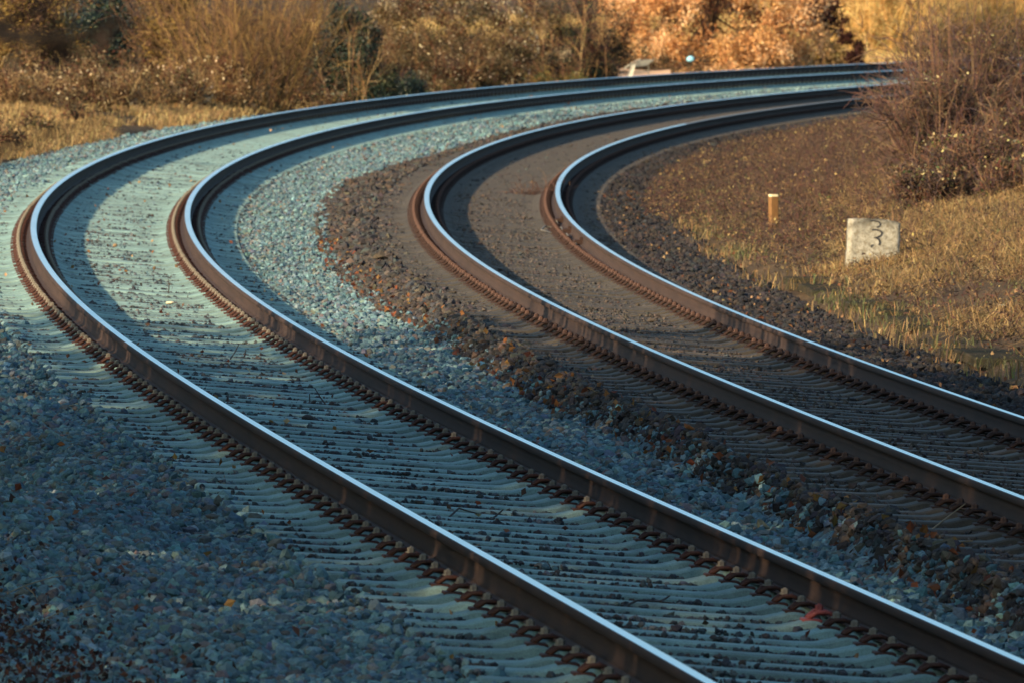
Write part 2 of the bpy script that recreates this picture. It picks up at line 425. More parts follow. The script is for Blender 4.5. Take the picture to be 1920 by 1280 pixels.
parts = {'g': [], 'b': []}
def emit(key, s, u, X, Y, Z, sz, pal, low):
    cols = pick(pal, len(s))
    patch = fbm(X * .8, Y * .8, 77, 3)[:, None]
    cols = cols * (.75 + .5 * patch)
    parts[key].append(stones(np.stack([X, Y, Z], 1), sz, cols, low))
def field(key, s0, s1, u0, u1, dens, szl, szh, pal, low, cond, lift):
    n = int((s1 - s0) * (u1 - u0) * dens)
    s = rng.uniform(s0, s1, n); u = rng.uniform(u0, u1, n)
    X, Y = pos(s, u); k = view_mask(X, Y) & cond(s, u); s, u, X, Y = s[k], u[k], X[k], Y[k]; n = len(s)
    sz = rng.uniform(szl, szh, n) * rng.choice([.55, .8, 1, 1, 1.2, 1.55], n)
    zz = zgrey(s, u, X, Y) if key == 'g' else zbrown(s, u, X, Y)
    Z = zz + lift + sz * rng.uniform(-.25, .55, n)
    emit(key, s, u, X, Y, Z, sz, pal, low)
ube = lambda s: np.minimum(ub_of(s), ip(s, DB) - 1.42)
wob = lambda s: .07 * np.sin(s * 1.7) + .05 * np.sin(s * 4.3 + 1) + .04 * np.sin(s * 9.1)
cl = lambda s, u: (u > left_edge(s) - .15 + wob(s)) & (u < -1.28 + .1 * np.sin(s * 2.1))
cm = lambda s, u: (u > 1.28) & (u < ube(s) + .06 + wob(s) * .6)
# left shoulder
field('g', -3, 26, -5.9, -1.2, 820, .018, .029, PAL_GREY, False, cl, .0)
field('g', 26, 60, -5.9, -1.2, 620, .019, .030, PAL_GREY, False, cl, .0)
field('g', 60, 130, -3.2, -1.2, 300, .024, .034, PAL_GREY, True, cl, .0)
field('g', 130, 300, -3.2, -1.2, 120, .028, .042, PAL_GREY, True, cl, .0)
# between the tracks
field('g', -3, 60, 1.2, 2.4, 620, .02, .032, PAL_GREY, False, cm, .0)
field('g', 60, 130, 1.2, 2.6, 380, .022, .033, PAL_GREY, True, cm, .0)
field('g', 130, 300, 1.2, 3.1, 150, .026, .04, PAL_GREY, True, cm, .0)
# in the first track, in the gaps between sleepers
PITCHS = .6
def gap(s, lo=.17): f = np.mod(s, PITCHS); return (f > lo) & (f < PITCHS - lo)
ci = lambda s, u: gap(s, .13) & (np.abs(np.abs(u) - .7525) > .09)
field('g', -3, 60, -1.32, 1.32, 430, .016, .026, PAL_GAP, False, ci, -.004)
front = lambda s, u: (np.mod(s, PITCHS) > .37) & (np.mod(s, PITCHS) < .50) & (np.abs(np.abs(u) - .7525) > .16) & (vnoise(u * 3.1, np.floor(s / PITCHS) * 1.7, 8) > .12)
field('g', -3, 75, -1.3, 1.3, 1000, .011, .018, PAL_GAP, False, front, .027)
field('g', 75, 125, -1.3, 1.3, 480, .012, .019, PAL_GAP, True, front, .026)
field('g', 60, 125, -1.32, 1.32, 260, .018, .028, PAL_GAP + PAL_GREY, True, ci, -.002)
cany = lambda s, u: (np.abs(np.abs(u) - .7525) > .2) & (np.abs(u) < 1.32)
field('g', -3, 60, -1.3, 1.3, 7, .014, .024, PAL_GREY, False, cany, .026)
field('g', 60, 150, -1.3, 1.3, 26, .012, .022, PAL_GREY + PAL_GAP + PAL_GREY, True, cany, .026)
field('g', 150, 290, -1.3, 1.3, 22, .018, .032, PAL_GAP + PAL_GREY, True, cany, .026)
# sleeper ends partly covered on the left
field('g', -3, 100, -1.42, -1.02, 130, .02, .032, PAL_GREY, False, lambda s, u: u < -1.05 - .25 * vnoise(s * 1.3, s * 0, 4), .022)
# brown heap and brown bed
c1 = lambda s, u: (u > ube(s) - .05 + wob(s) * .6) & (u < ip(s, DB) - 1.18 + .12 * np.sin(s * 1.3))
field('b', -2, 60, 1.4, 3.0, 480, .019, .036, PAL_BROWN, False, c1, .008)
field('b', 60, 120, 1.6, 3.3, 260, .028, .045, PAL_BROWN, True, c1, .0)
field('b', 120, 290, 1.8, 3.6, 100, .03, .045, PAL_BROWN, True, c1, .0)
field('b', -2, 120, 1.3, 2.6, 70, .018, .032, PAL_BROWN, False, lambda s, u: (np.abs(u - ube(s) + .12) < .18), .012)
field('g', -2, 120, 1.3, 3.0, 60, .018, .028, PAL_GREY, False, lambda s, u: (np.abs(u - ube(s) - .16) < .16), .05)
c2 = lambda s, u: (u > ip(s, DB) + 1.1) & (u < ip(s, DB) + 2.3 + wob(s))
PAL_DIRT = [(x_ * .5, y_ * .5, z_ * .56) for x_, y_, z_ in PAL_BROWN]
field('b', 5, 90, 3.9, 7.2, 430, .018, .034, PAL_DIRT, False, c2, .0)
field('b', 90, 170, 4.5, 7.4, 170, .022, .036, PAL_DIRT, True, c2, .0)
c3 = lambda s, u: gap(s, .12) & (np.abs(u - ip(s, DB)) < 1.3) & (np.abs(np.abs(u - ip(s, DB)) - .7525) > .09)
field('b', 5, 120, 1.5, 6.2, 200, .016, .027, PAL_BROWN, True, c3, -.006)
frontb = lambda s, u: (np.mod(s, PITCHS) > .36) & (np.mod(s, PITCHS) < .50) & (np.abs(u - ip(s, DB)) < 1.3) & (np.abs(np.abs(u - ip(s, DB)) - .7525) > .16)
field('b', 8, 100, 1.5, 6.2, 700, .013, .021, [(.05, .042, .038), (.07, .058, .05), (.04, .036, .034), (.07, .055, .045)], True, frontb, .027)
cfill = lambda s, u: (np.abs(u - ip(s, DB)) < 1.3) & (np.abs(np.abs(u - ip(s, DB)) - .7525) > .1)
field('b', 8, 150, 1.5, 6.2, 26, .014, .026, PAL_BROWN, True, lambda s, u: np.abs(u - ip(s, DB)) < 1.25, .026)
field('b', 100, 280, 1.5, 6.2, 90, .022, .035, PAL_BROWN, True, cfill, -.004)
def join(lst):
    V, F, Cc, n = [], [], [], 0
    for v, f, c in lst: V.append(v); F.append(f + n); Cc.append(c); n += len(v)
    return np.concatenate(V), np.concatenate(F), np.concatenate(Cc)
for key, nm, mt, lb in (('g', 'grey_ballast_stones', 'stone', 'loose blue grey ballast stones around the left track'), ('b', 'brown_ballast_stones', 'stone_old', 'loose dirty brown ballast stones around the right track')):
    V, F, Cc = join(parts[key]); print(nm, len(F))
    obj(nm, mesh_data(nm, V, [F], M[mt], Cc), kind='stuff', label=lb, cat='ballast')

# ------------------------------------------------------------------ rails
# profile: (lateral, height below rail top)
PH = [(-.0335, -.036), (-.0337, -.014), (-.031, -.006), (-.024, -.0022), (-.012, -.0004), (0, 0), (.012, -.0004), (.024, -.0022), (.031, -.006), (.0337, -.014), (.0335, -.036), (.009, -.046), (-.009, -.046)]
PW = [(-.008, -.045), (.008, -.045), (.007, -.08), (.008, -.115), (.022, -.127), (-.022, -.127), (-.008, -.115), (-.007, -.08)]
PF = [(-.022, -.1265), (.022, -.1265), (.0615, -.139), (.0625, -.149), (-.0625, -.149), (-.0615, -.139)]
def sweep(name, prof, off, track, mat, parent, midx_f=None, smooth=True, dull=999):
    s = np.arange(-20, 338, .25)
    d, z0, c = (0, 0 * s, CA) if track == 'A' else (ip(s, DB), ip(s, ZB), CB)
    n = len(prof); V = np.zeros((len(s), n, 3)); tl = math.atan(c)
    for k, (a, zz) in enumerate(prof):
        lo = off + a * math.cos(tl) + zz * math.sin(tl); zo = zz * math.cos(tl) - a * math.sin(tl) - c * off + z0
        X, Y = pos(s, d + lo); V[:, k] = np.stack([X, Y, zo], 1)
    idx = np.arange(len(s) * n).reshape(len(s), n); nx = np.roll(idx, -1, 1)
    Q = np.stack([idx[:-1], nx[:-1], nx[1:], idx[1:]], -1)
    mi = None
    if midx_f: mi = np.tile(np.array([midx_f(k) for k in range(n)]), len(s) - 1).reshape(len(s) - 1, n); mi = np.where((s[:-1, None] > dull) & (mi == 0), 2, mi).ravel()
    if False: mi = np.tile(np.array([midx_f(k) for k in range(n)]), len(s) - 1)
    me = mesh_data(name, V.reshape(-1, 3), [Q.reshape(-1, 4)], mat, smooth=smooth, midx=mi)
    return obj(name, me, parent)
RAILS = {}
for track, off, lab in (('A', -.7525, 'outer rail of the grey left track, the leftmost of the four rails'), ('A', .7525, 'inner rail of the grey left track, next to the strip of grey ballast'),
                        ('B', -.7525, 'outer rail of the brown right track, beside the heap of brown stones'), ('B', .7525, 'inner rail of the brown right track, nearest the boundary stone and grass')):
    r = empty('rail', (0, 0, 0), 0, lab, 'rail', 'long curved steel rails of the two tracks'); RAILS[track, off] = r
    sweep('rail_head', PH, off, track, [M['polish'], M['rail_side'], M['dull']], r, lambda k: 0 if 3 <= k <= 7 else 1, dull=157 if (track, off) == ('B', .7525) else 999)
    sweep('rail_web', PW, off, track, M['rail_side'], r)
    sweep('rail_foot', PF, off, track, M['rail_foot'], r, smooth=False)

# ------------------------------------------------------------------ sleepers
def sleeper_mesh(name, mat):
    xs = [-1.3, -1.285, -1.2, -1.1, -1.02, -.975, -.94, -.91, -.885, -.86, -.7525, -.645, -.62, -.595, -.565, -.53, -.47, -.38, -.2, 0]
    xs = xs + [-x for x in xs[-2::-1]]
    def top(x):
        a = abs(x)
        return np.interp(a, [0, .38, .47, .53, .565, .595, .62, .645, .86, .885, .91, .94, .975, 1.02, 1.1, 1.285, 1.3],
                         [-.213, -.212, -.207, -.192, -.180, -.176, -.178, -.186, -.186, -.178, -.176, -.180, -.192, -.204, -.209, -.213, -.225])
    def hw(x): return np.interp(abs(x), [0, .45, .6, .75, 1.0, 1.3], [.082, .088, .078, .082, .085, .088])
    V = []
    for x in xs:
        t, w = top(x), hw(x); hump = np.interp(abs(x), [.47, .565, .64, .86, .95, 1.05], [0, 1, .3, .3, 1, 0])
        pr = [(-.15, -.40), (-w - .016, t - .09), (-w - .008, t - .010), (-w + .003, t - .002), (-w * .45, t + .004 * hump), (w * .45, t + .004 * hump), (w - .003, t - .002), (w + .008, t - .010), (w + .016, t - .09), (.15, -.40)]
        V += [(x, y, z) for y, z in pr]
    n = 10; m = len(xs)
    Q = [(i*n+k, i*n+(k+1) % n, (i+1)*n+(k+1) % n, (i+1)*n+k) for i in range(m-1) for k in range(n)]
    Q = [q[::-1] for q in Q]
    T = []
    for k in range(1, n - 1): T += [(0, k, k+1), ((m-1)*n, (m-1)*n+k+1, (m-1)*n+k)]
    me = mesh_data(name, V, [np.array(Q), np.array(T)], mat, smooth=True); me.set_sharp_from_angle(angle=math.radians(26))
    return me
# spring clip: lies at the outer (+x) side of a rail, origin at the rail centre on the seat (rail top - .186)
def clip_mb():
    mb = MB()
    a = [(.062, -.030, .034), (.075, -.050, .040), (.105, -.062, .050), (.140, -.060, .046), (.165, -.048, .024), (.172, -.034, .018), (.160, -.022, .024), (.138, -.017, .040), (.112, -.014, .040), (.098, 0, .040)]
    p = a + [(x, -y, z) for x, y, z in a[-2::-1]]
    mb.tube(p, .0095, 6)
    mb.box((.158, 0, .006), (.042, .062, .010), bev=.004)       # guide plate
    return mb
def bolt_mb():
    mb = MB()
    def cyl(r, z0, z1, n, top=1.0):
        V = [(.128 + r * math.cos(2*math.pi*k/n), r * math.sin(2*math.pi*k/n), z0) for k in range(n)] + [(.128 + r * top * math.cos(2*math.pi*k/n), r * top * math.sin(2*math.pi*k/n), z1) for k in range(n)]
        Q = [(k, (k+1) % n, n+(k+1) % n, n+k) for k in range(n)]; T = [(n, n+k, n+k+1) for k in range(1, n-1)]
        mb.add(V, Q, T)
    cyl(.024, .050, .056, 10); cyl(.018, .056, .074, 6); cyl(.011, .074, .080, 8, .7)
    return mb
SL = {'A': sleeper_mesh('sleeper', M['concrete']), 'B': sleeper_mesh('dusty_sleeper', M['concrete_old'])}
CLIP = {'A': clip_mb().data('rail_clip', M['clip'], True), 'B': clip_mb().data('rail_clip', M['clip_old'], True), 'R': clip_mb().data('rail_clip', M['red_paint'], True)}
BOLT = {'A': bolt_mb().data('bolt', M['bolt']), 'B': bolt_mb().data('bolt', M['bolt_old']), 'R': bolt_mb().data('bolt', M['red_paint'])}
def sleeper_matrix(track, s, jit=True):
    if track == 'A': d, z, c = 0.0, 0.0, CA
    else: d, z, c = float(ip(s, DB)), float(ip(s, ZB)), CB
    X, Y = pos(np.array([s]), np.array([d])); h = float(ip(s, hh))
    return Matrix.Translation((float(X[0]), float(Y[0]), z + .023)) @ Matrix.Rotation(-h + (rng.normal(0, .004) if jit else 0), 4, 'Z') @ Matrix.Rotation(math.atan(c), 4, 'Y')
def set_parts(root, kind, kinds4, bolts):
    q = 0
    for r in (-.7525, .7525):
        for side in (-1, 1):
            k = kinds4[q]; q += 1
            c = obj('rail_clip', CLIP[k], root); c.location = (r, 0, -.186); c.rotation_euler = (0, 0, 0 if side > 0 else math.pi)
            if k == 'R': c['label'] = 'red painted rail clip'
            if bolts:
                b_ = obj('bolt', BOLT[k], c)
def hit_s(px, py):
    x, y, z = hit(px, py); s, u = su_of([x], [y]); return float(s[0]), float(u[0])
red_s = [hit_s(px, py)[0] for px, py in ((1731, 1213),)]
N_A, N_B = 200, 130
far_parts = {'A': [], 'B': []}
def mesh_np(me):
    V = np.empty(len(me.vertices) * 3, np.float32); me.vertices.foreach_get('co', V)
    Qf = [list(p.vertices) for p in me.polygons]
    return V.reshape(-1, 3), np.array([f for f in Qf if len(f) == 4]), np.array([f for f in Qf if len(f) == 3]).reshape(-1, 3)
LAB = {'A': ('grey concrete sleeper with humped shoulders lying under the left track', 'sleepers of the left track'),
       'B': ('brown dusty concrete sleeper sunk in dirt under the right track', 'sleepers of the right track')}
for track, start, nind, end in (('A', -4.2, N_A, 335), ('B', 10.8, N_B, 335)):
    k = 0; s = start
    while s < end:
        Mx = sleeper_matrix(track, s)
        if k < nind:
            o = obj('concrete_sleeper', SL[track])
            Mz = Matrix.Translation((0, 0, rng.normal(0, .003)))
            o.matrix_world = Mz @ Mx
            lab, grp = LAB[track]; kinds = [track] * 4
            if track == 'A' and min(abs(s - r) for r in red_s) < .31:
                kinds = ['A', 'A', 'R', 'A']; lab = 'grey concrete sleeper with a red painted clip at the inner rail of the left track'
            tag(o, lab, 'sleeper', grp)
            set_parts(o, track, kinds, True)
        else: far_parts[track].append(np.array(Mx))
        k += 1; s += PITCHS
for track, nm, lb in (('A', 'distant_sleepers', 'grey concrete sleepers of the left track far round the bend'), ('B', 'distant_dusty_sleepers', 'brown buried sleepers of the right track far round the bend')):
    V0, Q0, T0 = mesh_np(SL[track]); n0 = len(V0)
    cv, cq, ct = mesh_np(CLIP[track]); bv, bq, bt = mesh_np(BOLT[track])
    allV, allQ, allT, mQ, mT = [V0], [Q0], [T0], [np.zeros(len(Q0))], [np.zeros(len(T0))]; off = n0
    for r in (-.7525, .7525):
        for side in (-1, 1):
            for (vv, qq, tr, mi) in ((cv, cq, ct, 1), (bv, bq, bt, 2)):
                w = vv.copy(); w[:, :2] *= side; w = w + np.array([r, 0, -.186])
                allV.append(w); allQ.append(qq + off); allT.append(tr + off); mQ.append(np.full(len(qq), mi)); mT.append(np.full(len(tr), mi)); off += len(vv)
    V1, Q1, T1 = np.concatenate(allV), np.concatenate(allQ), np.concatenate(allT); mQ, mT = np.concatenate(mQ), np.concatenate(mT)
    Ms = np.stack(far_parts[track]); n = len(Ms)
    Vh = np.concatenate([V1, np.ones((len(V1), 1))], 1)
    VV = np.einsum('nij,kj->nki', Ms, Vh)[..., :3].reshape(-1, 3); o = (np.arange(n) * len(V1))[:, None, None]
    me = mesh_data(nm, VV, [(Q1[None] + o).reshape(-1, 4), (T1[None] + o).reshape(-1, 3)], [M['concrete' if track == 'A' else 'concrete_old'], CLIP[track].materials[0], BOLT[track].materials[0]], smooth=False,
                   midx=np.concatenate([np.tile(mQ, n), np.tile(mT, n)]))
    obj(nm, me, kind='stuff', label=lb, cat='sleepers', group=LAB[track][1])

# ------------------------------------------------------------------ plants: helpers
def unit(v): return v / (np.linalg.norm(v, axis=-1, keepdims=True) + 1e-9)
class Plant:
    """twigs (three-sided prisms) and leaves (small bent blades) collected as arrays"""
    def __init__(s): s.tw = []; s.lf = []
    def prisms(s, P0, P1, r0, r1, col):
        t = unit(P1 - P0); ref = np.where(np.abs(t[:, 2:3]) > .9, np.array([[1., 0, 0]]), np.array([[0, 0, 1.]]))
        a = unit(np.cross(t, ref)); b = np.cross(t, a); V = []
        for P, r in ((P0, r0), (P1, r1)):
            for k in range(3):
                w = 2 * math.pi * k / 3; V.append(P + np.asarray(r)[:, None] * (math.cos(w) * a + math.sin(w) * b))
        V = np.stack(V, 1); n = len(P0); o = (np.arange(n) * 6)[:, None, None]
        F = (np.array([(0, 1, 4, 3), (1, 2, 5, 4), (2, 0, 3, 5)])[None] + o).reshape(-1, 4)
        s.tw.append((V.reshape(-1, 3), F, np.repeat(col, 6, 0)))
    def grow(s, P, D, L, r0, r1, nseg, wander, lift, col):
        n = len(P); L = np.broadcast_to(L, (n,)); pts = [P]; d = unit(D)
        R = [np.broadcast_to(r0 + (r1 - r0) * k / nseg, (n,)) for k in range(nseg + 1)]
        for k in range(nseg):
            d = unit(d + rng.normal(0, wander, (n, 3)) + np.array([0, 0, lift])); pts.append(pts[-1] + d * (L / nseg)[:, None])
        for k in range(nseg): s.prisms(pts[k], pts[k+1], R[k], R[k+1], col)
        return np.stack(pts, 1)
    def branch(s, pts, n, tlo, L, r0, r1, nseg, spread, wander, lift, pal):
        m, k = pts.shape[:2]; i = rng.integers(0, m, n); t = rng.uniform(tlo, .98, n) * (k - 1); j = np.minimum(t.astype(int), k - 2); f = (t - j)[:, None]
        P = pts[i, j] * (1 - f) + pts[i, j+1] * f; d = unit(pts[i, j+1] - pts[i, j])
        D = unit(d + rng.normal(0, spread, (n, 3)))
        return s.grow(P, D, L * rng.uniform(.5, 1.2, n), r0, r1, nseg, wander, lift, pick(pal, n))
    def leaves(s, P, size, pal, asp=.55, jit=.18, upright=0.0, col=None):
        n = len(P); size = np.broadcast_to(size, (n,)) * rng.uniform(.6, 1.3, n)
        a = unit(rng.normal(size=(n, 3)) + np.array([0, 0, upright])); b = unit(np.cross(a, rng.normal(size=(n, 3)))); c = np.cross(a, b)
        la, wb = size[:, None] * a * .5, (size * asp)[:, None] * b * .5
        fold = c * (size * .12)[:, None]
        V = np.stack([P - la, P + wb + fold, P + la, P - wb + fold], 1)
        o = (np.arange(n) * 4)[:, None]
        F = np.concatenate([np.array([[0, 1, 2]]) + o, np.array([[0, 2, 3]]) + o])
        s.lf.append((V.reshape(-1, 3), F, np.repeat(pick(pal, n, jit) if col is None else col, 4, 0)))
    def clumps(s, c, rad, nclump, nleaf, size, pal, crad=.22, shell=.45, zmin=None, **k):
        """leaf clumps spread through an ellipsoid volume, uneven edge"""
        c, rad = np.asarray(c, float), np.asarray(rad, float)
        d = unit(rng.normal(size=(nclump, 3))); r = rng.uniform(shell, 1.0, nclump) ** .6
        r = r * (.8 + .35 * vnoise(d[:, 0] * 2.2 + 9, d[:, 2] * 2.2 + d[:, 1] * 1.7, int(abs(c[0]) * 91) % 97))
        C = c + d * r[:, None] * rad
        if zmin is not None: C[:, 2] = np.maximum(C[:, 2], zmin + rng.uniform(0, .1, nclump))
        w = rng.gamma(1.6, 1, nclump); i = rng.choice(nclump, nleaf, p=w / w.sum())
        cr = np.asarray(crad) * np.ones(3) * rng.uniform(.6, 1.4, nclump)[i][:, None]
        P = C[i] + rng.normal(size=(nleaf, 3)) * cr * .6
        tone = rng.choice(len(pal), nclump)[i]; alt = rng.integers(0, len(pal), nleaf); tone = np.where(rng.random(nleaf) < .6, tone, alt)
        col = np.clip(np.array(pal)[tone] * (1 + rng.normal(0, .2, (nleaf, 1))), .006, .9)
        s.leaves(P, size, pal, col=col, **k)
        return C
    def build(s, root, leafmat='leaf', tw='stems', lf='foliage', twmat='twig'):
        out = []
        if s.tw:
            V, F, Cc = join(s.tw); out.append(obj(tw, mesh_data(tw, V, [F], M[twmat], Cc), root))
        if s.lf:
            V, F, Cc = join(s.lf); out.append(obj(lf, mesh_data(lf, V, [F], M[leafmat], Cc), root))
        return out
def disc(n, r): a = rng.uniform(0, 2*math.pi, n); q = r * np.sqrt(rng.random(n)); return np.stack([q * np.cos(a), q * np.sin(a), 0 * a], 1)
def stems(p, n, base_r, spread, L, r0, r1, pal, nseg=6, wander=.10, lift=.08):
    B = disc(n, base_r); D = np.stack([B[:, 0] / base_r * spread + rng.normal(0, .12, n), B[:, 1] / base_r * spread + rng.normal(0, .12, n), np.ones(n)], 1)
    return p.grow(B - np.array([0, 0, .05]), D, L * rng.uniform(.6, 1.1, n), r0, r1, nseg, wander, lift, pick(pal, n))
def plant(name, px, dist, label, cat, group=None, dz=0.0, at=None):
    X, Y, z = at if at else place(px, dist)
    return empty(name, (X, Y, z + dz), 0, label, cat, group)

GOLD = [(r_ * 0.85, g_ * 0.85, b_ * 0.85) for r_, g_, b_ in [(x_ * 0.62, y_ * 0.6014, z_ * 0.5828) for x_, y_, z_ in [(.34, .21, .075), (.26, .155, .06), (.42, .27, .10), (.20, .12, .05)]]]
TAN = [(x_ * 0.75, y_ * 0.7275, z_ * 0.705) for x_, y_, z_ in [(.40, .27, .13), (.30, .19, .085), (.48, .35, .18), (.22, .13, .06)]]
BRAMBLE = [(r_ * 0.75, g_ * 0.75, b_ * 0.75) for r_, g_, b_ in [(x_ * 0.72, y_ * 0.6984, z_ * 0.6768) for x_, y_, z_ in [(.13, .10, .035), (.20, .13, .05), (.30, .20, .09), (.15, .05, .03), (.10, .075, .03), (.24, .11, .05), (.09, .08, .03), (.55, .44, .28)]]]
REDBR = [(r_ * 0.78, g_ * 0.78, b_ * 0.78) for r_, g_, b_ in [(x_ * 0.8, y_ * 0.776, z_ * 0.752) for x_, y_, z_ in [(.16, .055, .035), (.11, .04, .03), (.22, .10, .05), (.30, .19, .09), (.09, .06, .03), (.40, .28, .14)]]]
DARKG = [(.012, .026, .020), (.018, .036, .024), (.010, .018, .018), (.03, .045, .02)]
BEECH = [(.66, .36, .15), (.72, .43, .21), (.58, .29, .11), (.42, .18, .07), (.78, .52, .30), (.62, .36, .14)]
PURPLE = [(.055, .018, .016), (.085, .03, .02), (.04, .016, .018), (.12, .05, .025)]  # red brown leaf colours with the shade put into them
YELLOW = [(r_ * 0.75, g_ * 0.75, b_ * 0.75) for r_, g_, b_ in [(x_ * 0.85, y_ * 0.8245, z_ * 0.799) for x_, y_, z_ in [(.42, .28, .07), (.34, .21, .06), (.26, .16, .05), (.50, .36, .13), (.18, .12, .04)]]]
TWB = [(x_ * 0.75, y_ * 0.7275, z_ * 0.705) for x_, y_, z_ in [(.12, .07, .045), (.18, .10, .06), (.09, .05, .04)]]
TWR = [(.095, .044, .036), (.064, .036, .034), (.13, .066, .04), (.052, .034, .036), (.16, .10, .055), (.065, .05, .03)]

def behind(px, off):
    t = np.arange(120, 420, .25); s_, u_ = su_of((px - 960) / FPX * t, t); return float(t[np.nonzero(u_ < -off)[0][0]])
# ---- bare golden willow behind the outer rail
r = plant('bare_shrub', 470, behind(470, 3.0), 'bare golden brown shrub with many thin upright twigs behind the outer rail', 'shrub')
p = Plant(); st = stems(p, 90, .8, .75, 2.5, .013, .004, GOLD + TWB)
b1 = p.branch(st, 700, .15, .9, .006, .0025, 4, .45, .16, .05, GOLD + TWB); p.branch(b1, 2600, .2, .45, .004, .002, 3, .55, .2, .02, GOLD + GOLD + TWB)
p.clumps((0, 0, .35), (1.5, 1.2, .35), 50, 2600, .05, REDBR + GOLD, .2, zmin=0); p.build(r)
# ---- ivy covered shrub, near-black leaves put in for a shadowed gap
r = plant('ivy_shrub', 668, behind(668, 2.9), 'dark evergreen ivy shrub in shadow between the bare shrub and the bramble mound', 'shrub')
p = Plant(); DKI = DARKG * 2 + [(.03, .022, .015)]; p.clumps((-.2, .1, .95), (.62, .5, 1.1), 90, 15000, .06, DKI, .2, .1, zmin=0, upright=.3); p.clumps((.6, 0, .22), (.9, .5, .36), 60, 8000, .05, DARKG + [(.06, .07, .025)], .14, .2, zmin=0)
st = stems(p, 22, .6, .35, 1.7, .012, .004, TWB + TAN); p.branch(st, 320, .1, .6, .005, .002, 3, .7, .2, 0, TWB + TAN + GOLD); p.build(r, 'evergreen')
# ---- bramble mound with pale leaf specks
r = plant('bramble_mound', 835, behind(835, 3.6), 'high bramble mound speckled with pale dry leaves, olive and reddish', 'bramble')
p = Plant(); p.clumps((0, 0, .85), (1.9, 1.5, 1.25), 260, 26000, .055, BRAMBLE, .2, .55, zmin=0); p.leaves(np.array([0, 0, .9]) + unit(rng.normal(size=(700, 3))) * np.array([1.95, 1.55, 1.3]), .06, [(.62, .52, .36), (.5, .4, .26)])
st = stems(p, 60, 1.3, .5, 1.9, .009, .004, REDBR + TWB, 6, .2, -.03); p.branch(st, 600, .3, .6, .004, .002, 3, .6, .2, -.02, TWB + TAN); p.build(r)
# ---- tangle of twigs, near-black leaves imitating the shade inside it
r = plant('tangled_shrub', 1075, behind(1075, 3.3), 'dark tangled shrub of broken twigs left of the orange beech', 'shrub')
p = Plant(); p.clumps((.25, -.1, .75), (1.0, .8, 1.25), 130, 17000, .055, PURPLE + DARKG + DARKG, .2, .25, zmin=0)
p.clumps((-.75, 0, 1.0), (.6, .6, 1.0), 50, 4500, .06, BRAMBLE, .2, .4, zmin=0)
st = stems(p, 55, .9, .45, 2.2, .012, .004, TWB + TAN, 6, .18, 0); p.branch(st, 900, .1, .7, .005, .002, 3, .7, .2, 0, TWB + TAN + TWR); p.build(r)
r = plant('low_bramble', 985, behind(985, 2.8), 'low green and brown bramble strip at the ballast edge below the tangled shrub', 'bramble')
p = Plant(); p.clumps((0, 0, .12), (1.5, .4, .22), 60, 5000, .05, [(.09, .09, .025), (.16, .11, .035), (.22, .12, .04), (.06, .065, .02)], .13, .3, zmin=0); p.build(r)
# ---- orange beech
r = plant('beech_tree', 1325, behind(1325, 4.2), 'bright orange leaved beech with branches down to the ground', 'tree')
p = Plant(); p.clumps((0, 0, 1.5), (2.9, 2.0, 1.9), 380, 42000, .08, BEECH, .26, .5, zmin=-.15, upright=-.4); p.clumps((.7, -.3, .3), (1.9, 1.5, .5), 110, 9000, .075, BEECH, .2, .3, zmin=-.2); p.clumps((.1, .3, 1.6), (2.5, 1.6, 1.7), 120, 7000, .075, [(.16, .06, .03), (.10, .045, .03), (.3, .13, .05)], .25, .1, zmin=.2)
st = p.grow(np.array([[0, 0, -.1]]), np.array([[.05, 0, 1.]]), 4.2, .14, .05, 8, .05, .1, np.array([[.10, .08, .065]]))
b1 = p.branch(st, 46, .08, 2.0, .035, .01, 6, .9, .12, .02, TWB); p.branch(b1, 260, .3, .8, .01, .004, 4, .6, .15, 0, TWB); p.build(r, tw='trunk', lf='crown')
# ---- tree on its right, leaves coloured dark red to look shaded
r = plant('shade_toned_tree', 1545, behind(1545, 2.7), 'dark red brown leaved tree hanging over the right side of the orange beech', 'tree')
p = Plant(); p.clumps((-.1, 0, 1.35), (.78, .5, .5), 60, 6500, .08, PURPLE, .17, .2); p.clumps((.80, 0, .42), (.20, .2, .32), 22, 1700, .075, PURPLE, .10, .1); p.clumps((.55, 0, .85), (.22, .2, .25), 10, 700, .075, PURPLE, .10, .1)
p.clumps((-.3, .4, .35), (1.0, .5, .5), 80, 6500, .07, TAN + YELLOW, .18, .2, zmin=-.1)
st = p.grow(np.array([[0, .1, -.1]]), np.array([[-.05, 0, 1.]]), 2.9, .07, .03, 7, .06, .1, np.array([[.06, .04, .035]]))
b1 = p.branch(st, 24, .3, 1.0, .015, .005, 5, .7, .15, .0, TWB); p.branch(b1, 90, .3, .5, .006, .003, 3, .6, .15, 0, TWB); p.build(r, tw='trunk', lf='crown')
